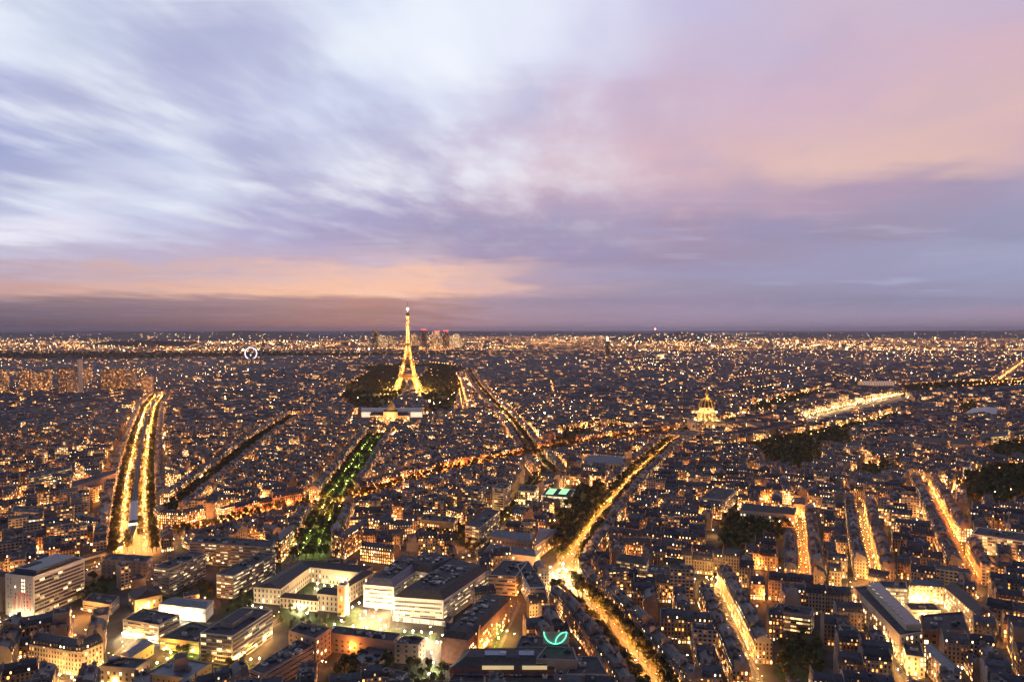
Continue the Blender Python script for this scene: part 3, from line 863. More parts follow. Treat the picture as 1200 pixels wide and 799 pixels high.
def band(parent, o, a, b, z, hh, lit, mat=None, warmth=.5, m0=.6, name='window_band', proud=.15):
    L = (b - a).length; d = (b - a) / L; n = Vector((d.y, -d.x))
    A = a + d * m0; B = b - d * m0; o1 = n * proud
    m = MB(); s = hr.random(); L2 = (B - A).length
    m.face([(A.x + o1.x, A.y + o1.y, z), (B.x + o1.x, B.y + o1.y, z), (B.x + o1.x, B.y + o1.y, z + hh), (A.x + o1.x, A.y + o1.y, z + hh)], mat or BAND, [(0, 0), (L2, 0), (L2, 1), (0, 1)], (lit, warmth, s, 0))
    o2 = n * (proud + .35)
    for zz, A1, B1, A2, B2 in ((z + hh, A, B, A + o2, B + o2), (z, A, B, A + o2, B + o2)):
        m.face([(A2.x, A2.y, zz), (B2.x, B2.y, zz), (B1.x, B1.y, zz), (A1.x, A1.y, zz)], FRAMEM)
        m.face([(A2.x, A2.y, zz - .12), (B2.x, B2.y, zz - .12), (B2.x, B2.y, zz), (A2.x, A2.y, zz)], FRAMEM)
    return m.build(name, parent, o)
def flat_roof(parent, o, q, h, mat=None, par=.8, units=4, mw=None, name='roof', zoff=0.0):
    c = sum(q, Vector((0, 0))) / len(q)
    m = MB(); mw = mw or CONCW
    inn = [v + (c - v).normalized() * 1.0 for v in q]; n = len(q)
    for i in range(n):
        j = (i + 1) % n
        m.face([(q[i].x, q[i].y, h), (q[j].x, q[j].y, h), (inn[j].x, inn[j].y, h), (inn[i].x, inn[i].y, h)], mw)
        m.face([(inn[j].x, inn[j].y, h - par), (inn[i].x, inn[i].y, h - par), (inn[i].x, inn[i].y, h), (inn[j].x, inn[j].y, h)], mw)
    m.face([(v.x, v.y, h - par) for v in inn], mat or FELT)
    rf = m.build(name, parent, o)
    e = q[1] - q[0]; e2 = q[-1] - q[0]; an = math.atan2(e.y, e.x)
    for k in range(units):
        s, t = hr.uniform(.12, .88), hr.uniform(.2, .8)
        p = q[0] * (1 - s) * (1 - t) + q[1] * s * (1 - t) + (q[2] * s + q[3] * (1 - s)) * t
        u = MB(); w, d_, z = hr.uniform(1.5, 5), hr.uniform(1.2, 3.2), hr.uniform(.8, 2.4)
        u.box((p.x, p.y, h - par), w, d_, z, an, hr.choice((CONCW, METAL, WHITEW, ZINCB)))
        u.box((p.x, p.y, h - par + z), w * .5, d_ * .5, .5, an, METAL)
        u.build('roof_unit', parent, o)
    return rf
def slab(t, o, q, h, wall, bands=None, wins=None, name='wall', roofmat=None, units=5, par=.8, gable=None, hip=None, allbands=False, zoff=0, base=0.0):
    """one wing: walls with real openings bands or windows on the sides towards the street; flat, gabled or hipped roof"""
    m = MB(); n = len(q); u = 0
    for i in range(n):
        a, b = q[i], q[(i + 1) % n]
        if faces_cam(a, b) or not (bands or wins): m.wall(a, b, base, h, wall)
        else: m.wall(a, b, base, h, CONCRETE, 0, (.3, .5, hr.random(), 1))
    w = m.build(name, t, o)
    for i in range(n):
        a, b = q[i], q[(i + 1) % n]
        if not faces_cam(a, b): continue
        L = (b - a).length
        if bands and (L > bands.get('minL', 12)):
            z = bands.get('z0', 1.2)
            while z < h - bands.get('top', 1.5):
                band(w, o, a, b, z, bands.get('hh', 1.5), bands.get('lit', .25) * hr.uniform(.6, 1.4), bands.get('mat'), bands.get('warmth', .5), bands.get('m0', .6))
                z += bands.get('st', 3.0)
        if wins and L > wins.get('minL', 5):
            grid_windows(w, o, a, b, wins.get('z0', .4), wins.get('st', 3.3), wins.get('rows', int((h - 1) / 3.3)), wins.get('pitch', 3.0), wins.get('w', 1.2), wins.get('h', 1.9), wins.get('lit', .25), wins.get('warmth', .5), wins.get('cap', 60), wins.get('bright', 1.0))
    if gable is not None: gable_roof(w, o, q, h, gable, roofmat or SLATE)
    elif hip is not None: hip_roof(w, o, q, h, hip[0], hip[1], roofmat or SLATE, units)
    else: flat_roof(w, o, q, h, roofmat, par, units, wall)
    return w
def gable_roof(parent, o, q, h, rise, mat, ov=.5, name='roof'):
    L0 = (q[1] - q[0]).length; L1 = (q[2] - q[1]).length
    if L0 < L1: q = [q[1], q[2], q[3], q[0]]
    m = MB()
    c = sum(q, Vector((0, 0))) / 4
    e = [v + (v - c).normalized() * ov for v in q]
    m0, m1 = (e[0] + e[3]) / 2, (e[1] + e[2]) / 2
    k = min(.5, rise * 1.1 / max(1, (e[1] - e[0]).length)); r0 = m0 + (m1 - m0) * k; r1 = m1 - (m1 - m0) * k
    V = lambda p, z: (p.x, p.y, z)
    m.face([V(e[0], h), V(e[1], h), V(r1, h + rise), V(r0, h + rise)], mat)
    m.face([V(e[2], h), V(e[3], h), V(r0, h + rise), V(r1, h + rise)], mat)
    m.face([V(e[1], h), V(e[2], h), V(r1, h + rise)], mat); m.face([V(e[3], h), V(e[0], h), V(r0, h + rise)], mat)
    m.face([V(v, h - .01) for v in e][::-1], mat)
    return m.build(name, parent, o)
def hip_roof(parent, o, q, h, rise, inset, mat, units=6, name='roof'):
    c = sum(q, Vector((0, 0))) / 4; m = MB()
    V = lambda p, z: (p.x, p.y, z)
    n = len(q); nd = []
    for i in range(n):
        d = (q[(i + 1) % n] - q[i]).normalized(); nd.append(Vector((-d.y, d.x)))
    inn = []
    for i in range(n):
        s_ = nd[i] + nd[i - 1]; inn.append(q[i] + s_ / max(.4, (1 + nd[i].dot(nd[i - 1]))) * inset)
    for i in range(n):
        j = (i + 1) % n
        m.face([V(q[i], h), V(q[j], h), V(inn[j], h + rise), V(inn[i], h + rise)], mat)
    m.face([V(v, h + rise) for v in inn], FELT)
    rf = m.build(name, parent, o)
    e = inn[1] - inn[0]; an = math.atan2(e.y, e.x)
    for k in range(units):
        s, t = hr.uniform(.08, .92), hr.uniform(.15, .85)
        p = inn[0] * (1 - s) * (1 - t) + inn[1] * s * (1 - t) + (inn[2] * s + inn[3] * (1 - s)) * t
        u = MB(); w, d_, z = hr.uniform(1.5, 4), hr.uniform(1.2, 3), hr.uniform(.6, 2)
        u.box((p.x, p.y, h + rise), w, d_, z, an, hr.choice((CONCW, METAL, WHITEW, ZINCB)))
        u.build('roof_unit', rf if False else parent, o)
    return rf
LAMPS_H = []   # (x, y, z, colour, level, phrase)
def lamp_px(px, py, col, lvl, phrase, z=6.0):
    p = P(px, py, z); LAMPS_H.append((p.x, p.y, z, col, lvl, phrase))
def simple_thing(name, label, cat, q, h, wall, group=None, **kw):
    o = cen(q); t = thing(name, o, label, cat, group); slab(t, o, q, h, wall, **kw); return t, o

# the hospital campus: low annexes only between what is built by hand below
CAMPUS = [[(v[0], v[1]) for v in [tuple(P(*v).to_2d()) for v in ((128, 716), (178, 650), (345, 642), (400, 655), (530, 655), (556, 676), (512, 735), (512, 812), (118, 812), (140, 762))]]]
CAMPUS.append([tuple(P(*v).to_2d()) for v in ((-30, 716), (60, 712), (130, 700), (132, 740), (60, 750), (-30, 752))])
# --- white slab at the left edge
q = quad(34, (6, 672), (39, 675.5), (99, 653.5)); o = cen(q)
t = thing('university_slab', o, 'tall white slab building with dark banded side and pink mural on its end', 'office building')
m = MB(); n = 4
for i in range(4): m.wall(q[i], q[(i + 1) % 4], 0, 34, WHITEW)
w = m.build('wall', t, o)
A_, B_, C_ = P(6, 672, 34).to_2d(), P(39, 675.5, 34).to_2d(), P(99, 653.5, 34).to_2d()
for k in range(10): band(w, o, B_, C_, 1.6 + k * 3.0, 1.9, .12 if k else .6, BAND, .6, 1.0)
# punched windows of the end wall
zs = [6 + k * 2.9 for k in range(9)]
dd = (B_ - A_); Lq = dd.length; dn = dd / Lq; nn_ = Vector((dn.y, -dn.x)); ang = math.atan2(dn.y, dn.x)
for k, z in enumerate(zs):
    for s_ in (.1, .2, .36, .6, .68, .78, .88):
        if hr.random() < .35: continue
        lit = (s_ in (.36, .6, .68) and k > 4)
        key = ('e', lit)
        if key not in WINM:
            mm = MB(); mm.face([(-.4, -.05, 0), (.4, -.05, 0), (.4, -.05, 1.6), (-.4, -.05, 1.6)], PANE, None, (.7 if lit else 0, .8, 0, 0)); WINM[key] = mm.mesh('window')
        p = A_ + dd * s_; link_copy(WINM[key], 'window', (p.x - o[0], p.y - o[1], z), ang, w)
def on_wall(mb, a, d, n, pts, mat, off):
    mb.face([(a.x + d.x * u + n.x * off, a.y + d.y * u + n.y * off, z) for u, z in pts], mat)
mm = MB()
on_wall(mm, A_, dn, nn_, [(Lq * .28 + 0, 5), (Lq * .9, 5), (Lq * .92, 14), (Lq * .8, 19), (Lq * .55, 21), (Lq * .38, 19), (Lq * .27, 13)], PINKMARK, .03)
for pts in ([(.36, 5.5), (.42, 4.5), (.45, 16), (.39, 17)], [(.45, 4.5), (.66, 4.5), (.62, 7), (.49, 7)], [(.5, 6), (.54, 6), (.6, 17), (.57, 17.5)], [(.66, 6), (.62, 6), (.58, 17), (.60, 17.5)], [(.70, 6), (.74, 6), (.73, 16), (.69, 16)], [(.74, 5), (.86, 5), (.86, 7.2), (.74, 7)]):
    on_wall(mm, A_, dn, nn_, [(u * Lq, z) for u, z in pts], WHITEP, .06)
mm.build('mural', w, o)
flat_roof(w, o, q, 34, FELT, .6, 0, WHITEW)
pq = [cen_ for cen_ in q]; c_ = Vector(o[:2])
pq = [c_ + (v - c_) * .78 for v in q]
m = MB(); m.prism(pq, 33.4, 37.4, ZINCB, top=ZINCB); pen = m.build('penthouse', t, o)
m = MB(); c2 = c_ + (A_ - C_) * .18; m.box((c2.x, c2.y, 37.4), 6, 14, .5, math.atan2((C_ - B_).y, (C_ - B_).x) - math.pi / 2, FELT); m.build('roof_unit', pen, o)

# --- hospital slabs (left centre)
B1 = dict(lit=.2, st=3.0, hh=1.35, mat=BAND, warmth=.65)
simple_thing('hospital_slab', 'concrete slab with ribbon windows, narrow lit stair window on its end', 'hospital block', quad(25, (180, 664), (198, 666.5), (241, 647)), 25, CONCW, bands=B1, units=9)
simple_thing('hospital_slab', 'longest concrete slab with lit ribbon windows, seen broadside behind the others', 'hospital block', quad(22, (222, 634.5), (318, 641), (323, 633), (229, 627)), 22, CONCW, bands=B1, units=9)
simple_thing('hospital_slab', 'concrete slab with bright ribbon windows next to the quadrangle', 'hospital block', quad(21, (253.5, 672), (273, 674.5), (323, 648.5)), 21, CONCW, bands=dict(B1, lit=.3), units=9)
t, o = simple_thing('hospital_slab', 'broad dark-roofed slab with gridded front above the dark trees', 'hospital block', quad(21, (234.5, 741), (272, 745), (319, 714)), 21, CREAMW, bands=dict(lit=.13, st=2.9, hh=2.0, mat=BAND, warmth=.7), units=4)
qq = [Vector(o[:2]) + (Vector((v[0], v[1])) - Vector(o[:2])) * .55 for v in quad(21, (240, 737), (268, 741), (310, 713))]
m = MB(); m.prism([(v.x, v.y) for v in qq], 20.2, 24, CONCW, top=FELT); m.build('penthouse', t, o)
simple_thing('clinic_block', 'low floodlit white building with blue-grey roof', 'clinic', quad(11, (186, 707), (241, 713), (250, 703), (206, 699)), 11, WHITEW, wins=dict(rows=1, z0=6.0, pitch=3, w=.8, h=1.0, lit=.1), gable=2.0, roofmat=ZINCB)
simple_thing('workshop_hall', 'brick hall with steep dark roof and yellow-lit front', 'hall', quad(10, (158, 703), (190, 696), (186, 687), (150, 694)), 10, YELW, wins=dict(rows=2, pitch=4, lit=.3), gable=5)
simple_thing('laboratory_block', 'boxy block with white-lit corner below the sloped-roof hall', 'laboratory', quad(14, (144, 725), (186, 732), (210.5, 719.5), (168, 712)), 14, CREAMW, bands=dict(lit=.45, st=3.4, hh=1.6, warmth=.7), units=10)
simple_thing('low_wing', 'low yellow-lit building with flat black roof and long window strip', 'clinic wing', quad(9, (187, 746.5), (233, 752), (262, 738), (225, 727)), 9, YELW, bands=dict(lit=.5, st=3.6, hh=1.3, warmth=.5), units=5)
t, o = simple_thing('corner_clinic', 'cream building with round black tank on its roof', 'clinic', quad(13, (116.5, 779.5), (159, 783), (175.5, 772), (136, 768)), 13, CREAMW, wins=dict(rows=3, pitch=4, w=1.5, h=1.8, lit=.35), units=4)
p = P(134, 773, 13); m = MB(); m.lathe((p.x, p.y, 12.2), [(4.2, 0), (4.2, 2.2), (3.6, 2.9), (0, 3.2)], METAL, 18); m.build('water_tank', t, o)
t, o = simple_thing('yellow_block', 'yellow-walled block with flat blue-grey roof and square roof tower', 'office building', quad(12, (170, 788), (220, 795), (248, 776), (207, 769)), 12, YELW, wins=dict(rows=3, pitch=3.6, w=1.2, h=1.6, lit=.15), roofmat=ZINCB, units=3)
p = P(212, 780, 12); m = MB(); m.box((p.x, p.y, 11), 8, 8, 8, .5, PINKW, top=FELT); m.build('roof_tower', t, o)
simple_thing('long_shed', 'long low shed with striped pale-blue roof beside the yellow-lit tree', 'shed', quad(8, (140, 766), (153, 770), (180, 753), (161, 747.5)), 8, YELW, wins=dict(rows=1, pitch=4, lit=.2), gable=2.2, roofmat=ZINCB)
simple_thing('staff_housing', 'plain concrete block with one lit gable behind the white slab', 'apartment building', quad(18, (119, 654.5), (172, 658), (179, 651), (128, 648)), 18, CONCW, wins=dict(rows=5, pitch=5, w=1.3, h=1.5, lit=.12), units=6)
simple_thing('archive_block', 'flat dark-roofed low block in front of the sloped-roof hall', 'annex', quad(9, (97, 703), (130, 708), (140, 698), (108, 694)), 9, CONCW, bands=dict(lit=.2, st=3.5, hh=1.2), units=4)

# --- the old quadrangle
Wq = dict(rows=3, st=4.2, pitch=3.4, w=1.3, h=2.5, lit=.10, warmth=.6, cap=34)
t = thing('hospital_quadrangle', P(365, 700, 0), 'pale stone hospital quadrangle with dark slate roofs around a lit court', 'hospital'); o = tuple(P(365, 700, 0))
slab(t, o, quad(14.0, (297, 687), (329, 689.5), (363, 664.5), (352, 656.5)), 14.0, CREAMW, wins=Wq, gable=3.2, name='left_range')
slab(t, o, quad(14.1, (361, 664), (422, 670.5), (437, 663), (352, 656.5)), 14.1, CREAMW, wins=dict(Wq, lit=.3), gable=3.4, name='rear_range')
slab(t, o, quad(14.2, (392, 696), (405, 689.5), (438, 670), (422, 669)), 14.2, CREAMW, wins=Wq, gable=3.2, name='right_range')
slab(t, o, quad(14.3, (371.5, 695), (396, 697.5), (404, 689), (382, 687)), 14.3, CREAMW, wins=Wq, gable=2.6, name='corner_pavilion')
slab(t, o, quad(9, (328, 699.5), (372, 704), (377, 699), (334, 694.5)), 9, CREAMW, wins=dict(Wq, rows=2), gable=2.6, name='front_gallery')
t, o = simple_thing('mural_tower', 'slender white tower with red and ochre mural in front of the quadrangle', 'tower', quad(26, (395.3, 684.5), (405, 685.8), (409, 682.5), (399.5, 681.5)), 26, WHITEW, wins=dict(rows=6, st=4, pitch=20, w=.7, h=1.6, lit=.2, minL=3), units=1)
a_, b_ = P(395.3, 684.5, 26).to_2d(), P(405, 685.8, 26).to_2d(); d_ = (b_ - a_).normalized(); n_ = Vector((d_.y, -d_.x)); L_ = (b_ - a_).length
m = MB()
on_wall(m, a_, d_, n_, [(.1 * L_, 1), (.8 * L_, 1), (.78 * L_, 25), (.12 * L_, 25)], OCHREP, .10)
def disc(mb, u, z, ru, rz, mat, off, k=12): on_wall(mb, a_, d_, n_, [(u + ru * math.cos(i * 2 * math.pi / k), z + rz * math.sin(i * 2 * math.pi / k)) for i in range(k)], mat, off)
disc(m, .35 * L_, 21.5, 1.1, 2.0, REDP, .14); disc(m, .35 * L_, 8.2, 1.3, 1.3, REDP, .14); disc(m, .62 * L_, 5, .6, .6, REDP, .14); disc(m, .5 * L_, 15, 1.2, 2.6, WHITEP, .13)
m.build('mural', t, o)

# --- the big modern hospital
Bn = dict(lit=.42, st=3.5, hh=1.3, z0=4.6, warmth=.75, m0=1.2)
t = thing('modern_hospital', P(500, 700, 0), 'large floodlit modern hospital with sloping grey roofs and plant boxes', 'hospital'); o = tuple(P(500, 700, 0))
slab(t, o, quad(19.0, (426, 684.5), (461.5, 687.5), (499, 660), (472, 652)), 19.0, WHITEW, bands=Bn, hip=(5.0, 5.0), roofmat=ZINCB, name='left_wing', units=26)
slab(t, o, quad(19.1, (461, 699), (519.5, 703), (573, 667), (528, 657)), 19.1, WHITEW, bands=Bn, hip=(5.1, 6.0), roofmat=SLATE, name='right_wing', units=40)
slab(t, o, quad(19.2, (476, 667), (508, 672), (540, 658), (494, 649)), 19.2, WHITEW, bands=Bn, hip=(5.2, 4.0), roofmat=SLATE, name='rear_wing', units=14)
m = MB(); q = quad(4, (460, 721), (526, 728), (531, 722), (468, 716)); m.prism([(v.x, v.y) for v in q], 0, 4.0, WHITEW, top=FELT)
eh = m.build('entrance_hall', t, o); band(eh, o, P(460, 721, 4).to_2d(), P(526, 728, 4).to_2d(), .6, 2.8, .95, BANDL, .9)

# --- brick and pink buildings at the bottom centre
t = thing('brick_hospital', P(400, 760, 0), 'pinkish brick hospital wings with flat roofs around dark trees', 'hospital'); o = tuple(P(400, 760, 0))
Wp = dict(rows=4, st=3.4, pitch=4.6, w=1.7, h=1.7, lit=.08, cap=28)
slab(t, o, quad(14, (462, 753.5), (490.5, 755), (498.5, 746), (472, 744.5)), 14, PINKW, wins=Wp, name='east_wing', units=5)
slab(t, o, quad(14.1, (384, 740.5), (462, 751), (470, 742), (392, 733)), 14.1, PINKW, wins=Wp, name='rear_range', units=16)
slab(t, o, quad(8, (411, 772), (437, 778), (462, 756), (438, 752)), 8, PINKW, wins=dict(Wp, rows=2), name='chapel_wing', units=2, roofmat=ZINCB)
slab(t, o, quad(19, (338, 738), (370, 748), (388, 735), (352, 729)), 19, PINKW, wins=dict(Wp, rows=5, lit=.15), name='stair_block', units=5)
slab(t, o, quad(14.2, (292, 784), (307, 790), (371, 753), (356, 744)), 14.2, PINKW, bands=dict(lit=.12, st=3.4, hh=1.5, z0=1.4), name='long_wing', units=16)
simple_thing('garage_roof_block', 'square flat-roofed block among trees at the foot of the brick hospital', 'annex', quad(10, (438, 790), (468, 797), (478, 787), (452, 781)), 10, CONCW, wins=dict(rows=2, pitch=4, lit=.2), units=4)

# --- buildings between the hospital and the boulevard
t = thing('clinic_with_court', P(605, 690, 0), 'pale banded clinic with dark roofs around a lit wedge-shaped court', 'clinic'); o = tuple(P(605, 690, 0))
slab(t, o, quad(17.5, (572, 673), (604.5, 675), (618, 657.5), (590, 655)), 17.5, CREAMW, bands=dict(lit=.15, st=3.5, hh=1.5, z0=1.5), name='left_wing', units=9)
slab(t, o, quad(17.6, (621, 688.5), (639.5, 687.5), (619, 656), (606, 661)), 17.6, WHITEW, bands=dict(lit=.35, st=3.5, hh=1.5, z0=1.5), name='right_wing', units=12)
simple_thing('brick_gabled_terrace', 'long dark-roofed terrace with windowless pink brick end wall', 'apartment building', quad(18, (517, 746), (549, 750), (597, 703), (566, 698)), 18, BRICKW, wins=dict(rows=5, st=3.3, pitch=3, lit=.3, minL=30, cap=90), hip=(4, 3.5), roofmat=SLATE, units=26)
t = thing('glass_roofed_hall', P(610, 785, 0), 'long dark-roofed hall with skylights and a row of blue roof panes', 'hall'); o = tuple(P(610, 785, 0))
w = slab(t, o, quad(14, (527, 783), (652, 784), (645, 761), (545, 761)), 14, BRICKW, bands=dict(lit=.6, st=4, hh=1.6, z0=9, warmth=.5), hip=(4.5, 7.0), name='main_hall', units=2)
for x0, x1 in ((568, 593), (608, 626)):
    m = MB(); a1, b1, c1, d1 = P(x0, 767.5, 18.9), P(x1, 767.5, 18.9), P(x1, 762, 18.9), P(x0, 762, 18.9)
    m.prism([(v.x, v.y) for v in (a1, b1, c1, d1)], 18.3, 19.1, METAL, top=SOLAR); m.build('skylight', w, o)
for x0, x1 in ((565, 602), (612, 641)):
    m = MB(); a1, b1 = P(x0, 781.5, 15.4), P(x1, 781.5, 15.4); m.prism([(a1.x, a1.y - .5), (b1.x, b1.y - .5), (b1.x, b1.y + 2), (a1.x, a1.y + 2)], 14.2, 16.8, YELGLASS, top=FELT); m.build('lit_clerestory', w, o)
w2 = slab(t, o, quad(11, (524, 798), (694, 800), (676, 787), (534, 786)), 11, BRICKW, bands=dict(lit=.25, st=4, hh=1.6, warmth=.4), name='front_terrace', units=6)
for i in range(21):
    x0 = 549 + i * 4.5
    if i in (5, 10, 11, 16): continue
    m = MB(); a1 = P(x0, 790, 11.2); m.box((a1.x, a1.y, 10.4), 1.9, 2.9, 1.0, 0, METAL, top=SOLAR); m.build('roof_pane', w2, o)
slab(t, o, quad(20, (628, 771), (677, 773), (672, 758), (640, 756)), 20, CONCW, name='upper_block', units=3, roofmat=SLATE)
w3 = slab(t, o, quad(14.5, (664, 789), (713, 790), (701, 768), (674, 768)), 14.5, CONCW, bands=dict(lit=.45, st=3.6, hh=1.7, warmth=.6), name='pointed_wing', units=3)
q = quad(19, (604, 757.5), (668, 758), (663, 745), (610, 744)); t, o = simple_thing('sign_building', 'grey flat-roofed building carrying the glowing neon leaf sign', 'office building', q, 19, CONCW, wins=dict(rows=5, pitch=4, lit=.1), units=5)
a1 = P(636.5, 753.5, 20.5); b1 = P(665.5, 753.5, 20.5); Lp = b1.x - a1.x; yb = a1.y; o = (a1.x + Lp / 2, yb, 19)
t = thing('neon_sign', o, 'mint green neon leaf outline glowing on a beige rooftop panel', 'neon sign')
m = MB(); m.prism([(a1.x, yb), (b1.x, yb), (b1.x, yb + .4), (a1.x, yb + .4)], 20.0, 28.4, CREAMW); m.build('panel', t, o)
m = MB()
for x in (a1.x + .5, a1.x + Lp / 2, b1.x - .5): m.tube((x, yb + .5, 18.2), (x, yb + .5, 27), .12, .12, METAL, 5); m.tube((x, yb + 3, 18.2), (x, yb + .5, 25), .1, .1, METAL, 5)
m.build('support_frame', t, o)
def arc(name, pts, rad=.28):
    m = MB()
    for u, v in zip(pts[:-1], pts[1:]):
        m.tube((a1.x + u[0] * Lp, yb - .45, 20.0 + u[1] * 8.6), (a1.x + v[0] * Lp, yb - .45, 20.0 + v[1] * 8.6), rad, rad, NEON, 8)
    m.build(name, t, o)
arc('neon_arc', [(.03 + .47 * (1 - math.cos(a)) , 1.02 - .98 * math.sin(a)) for a in [i * math.pi / 2 / 10 for i in range(11)]])
arc('neon_leaf', [(.50 + .45 * math.sin(a), .04 + .96 * (1 - math.cos(a))) for a in [i * math.pi / 2 / 10 for i in range(11)]])
arc('neon_leaf_vein', [(.50, .04), (.50, .25), (.53, .45), (.60, .66), (.70, .84), (.80, .95), (.95, 1.0)])
p = P(585, 738, 0); m = MB()

# --- right-hand landmarks
t = thing('long_white_building', P(1040, 720, 0), 'very long white building, its street side lit yellow along its length', 'office building'); o = tuple(P(1040, 720, 0))
q = quad(20, (1000, 687), (1055, 744), (1082, 740), (1030, 684))
w = slab(t, o, q, 20, CREAMW, wins=dict(rows=5, st=3.7, pitch=3.6, w=1.4, h=2.1, lit=.4, warmth=.35, cap=95, bright=1.2), name='wall', units=0)
m = MB(); q2 = quad(24, (1016, 683.5), (1062, 731), (1080, 731), (1030, 681)); m.prism([(v.x, v.y) for v in q2], 19, 24, CREAMW, top=ZINCB); m.build('upper_storey', t, o)
for k in range(9):
    a2 = P(1019 + k * 4.6, 686 + k * 4.6, 24.2); m = MB(); m.box((a2.x, a2.y, 24.0), 1.2, 3.2, .35, .25, METAL, top=YELGLASS if k < 4 else SOLAR); m.build('skylight', t, o)
simple_thing('corner_house', 'cream corner house with lit gable at the end of the long white building', 'apartment building', quad(14, (1062, 767), (1084, 770), (1078, 750), (1056, 748)), 14, CREAMW, wins=dict(rows=4, pitch=3.2, lit=.3, bright=1.2), units=4)
simple_thing('narrow_range', 'long narrow range with zinc roof running from the cream corner house', 'apartment building', quad(16, (1083, 759), (1116, 792), (1127, 785), (1092, 753)), 16, PINKW, wins=dict(rows=5, pitch=3.2, lit=.3), gable=3, roofmat=ZINCB)
simple_thing('court_facade', 'cream apartment house glowing gold at the back of the courtyard', 'apartment building', quad(15, (1065, 685.5), (1105.5, 687.5), (1106, 680), (1068, 678.5)), 15, CREAMW, wins=dict(rows=5, st=3, pitch=2.6, w=1.1, h=1.8, lit=.35, warmth=.3, cap=90), gable=3, roofmat=ZINCB)
simple_thing('glass_wing', 'pale green-lit glass wing between the long building and the courtyard', 'office wing', quad(16.5, (1029, 687.5), (1064, 689.5), (1062, 681), (1030, 680)), 16.5, CREAMW, bands=dict(lit=.8, st=3.2, hh=1.9, warmth=.6, mat=BANDL), units=3)
simple_thing('court_pavilion', 'low white pavilion standing in the floodlit courtyard', 'pavilion', quad(8, (1067, 714), (1103, 714.5), (1095, 706), (1060, 706)), 8, WHITEW, bands=dict(lit=.8, st=3.4, hh=1.4, warmth=.7), units=3)
t, o = simple_thing('brick_store', 'dark red brick building with tall arched lit window and black roof', 'store', quad(20, (1081, 737.5), (1136, 739.5), (1128, 716), (1078, 720)), 20, BRICKW, wins=dict(rows=4, st=4.4, pitch=5.2, w=2.6, h=2.6, lit=.4, warmth=.5, cap=50, bright=.9), units=5)
p = P(1103, 745, 15); m = MB()
m.face([(p.x + x, p.y - .3, z) for x, z in [(-2, 2), (2, 2), (2, 15)] + [(2 * math.cos(a), 15 + 2 * math.sin(a)) for a in [i * math.pi / 8 for i in range(1, 8)]] + [(-2, 15)]], WARMGLASS); m.build('arched_window', t, o)
simple_thing('dormered_row', 'long terrace with slate roof and one lit row facing the courtyard', 'apartment building', quad(18, (1107, 688), (1147, 722), (1160, 716), (1119, 682)), 18, PINKW, wins=dict(rows=5, st=3.4, pitch=3.0, lit=.35, cap=90), gable=4)
simple_thing('modern_flats', 'white modern flats with stepped balconies near the dark park', 'apartment building', quad(20, (1139, 625), (1215, 636), (1220, 627), (1146, 617)), 20, WHITEW, bands=dict(lit=.5, st=3.1, hh=1.7, warmth=.55), units=7)
simple_thing('hospice', 'long pale hospice with a row of bright dormers over dark trees', 'hospice', quad(16, (867, 597), (931, 603), (933, 595), (871, 589)), 16, CREAMW, wins=dict(rows=3, st=4, pitch=3.6, w=1.3, h=2.1, lit=.35, warmth=.8, cap=50), gable=4)
simple_thing('orange_lit_house', 'small house glowing orange at the head of the short street', 'house', quad(17, (930, 590), (943, 591), (944, 584), (932, 584)), 17, CREAMW, wins=dict(rows=4, pitch=3, lit=.4), gable=3)
simple_thing('lit_terrace', 'light terrace with wide lit floors facing over the roofs', 'apartment building', quad(20, (790, 672), (812, 673), (812, 664), (791, 663)), 20, CREAMW, bands=dict(lit=.75, st=3.1, hh=1.5, warmth=.35), units=5)
simple_thing('gold_terrace', 'wide block with gold-lit storeys below its dormers', 'apartment building', quad(19, (722, 656), (757, 662), (760, 653), (726, 648)), 19, CREAMW, bands=dict(lit=.8, st=3.1, hh=1.5, warmth=.3), gable=3.5)
simple_thing('balcony_block', 'grey block with orange-lit balconies facing a dark courtyard', 'apartment building', quad(20, (758, 670), (789, 673), (790, 664), (760, 661)), 20, CONCW, bands=dict(lit=.45, st=3.1, hh=1.7, warmth=.15), units=5)
simple_thing('office_terraces', 'flat-roofed offices with lit floors behind the yellow street', 'office building', quad(15, (905, 715), (950, 721), (954, 712), (912, 706)), 15, CONCW, bands=dict(lit=.75, st=3.1, hh=1.5, warmth=.4), units=5)
simple_thing('lit_rooftop_block', 'block with bright white-lit rooftop edges beside the boulevard trees', 'office building', quad(18, (820, 583), (850, 586), (862, 574), (838, 570)), 18, CREAMW, bands=dict(lit=.6, st=3.2, hh=1.4, warmth=.6), units=5)
# --- modern group left of the boulevard
simple_thing('tower_block', 'dark striped tower block, leftmost of the three modern towers', 'tower block', quad(30, (541, 574), (560, 576), (569, 570), (551, 568)), 30, PINKW, bands=dict(lit=.25, st=3, hh=1.8, warmth=.3), units=4)
simple_thing('tower_block', 'slender tower with pale corner walls, in the middle of the three modern towers', 'tower block', quad(34, (577, 571), (592, 572.5), (599, 567), (585, 565)), 34, CREAMW, bands=dict(lit=.3, st=3, hh=1.8, warmth=.3, m0=3), units=4)
simple_thing('tower_block', 'yellow-lit gridded tower, the one of the three modern towers nearest the boulevard', 'tower block', quad(28, (605, 574), (626, 576), (631, 569), (611, 567)), 28, YELW, wins=dict(rows=8, st=3.2, pitch=3, w=1.6, h=2, lit=.4, cap=90), units=4)
simple_thing('slab_flats', 'long banded slab of flats along the yellow-lit lane', 'apartment building', quad(24, (545, 615), (562, 618), (586, 598), (570, 595)), 24, CONCW, bands=dict(lit=.3, st=3, hh=1.6, warmth=.4), units=5)
simple_thing('lit_office', 'lit orange-brown office block behind the small chapel', 'office building', quad(18, (492, 608), (532, 612), (536, 606), (497, 602)), 18, YELW, wins=dict(rows=5, pitch=3, lit=.6, cap=50, warmth=.2), units=5)
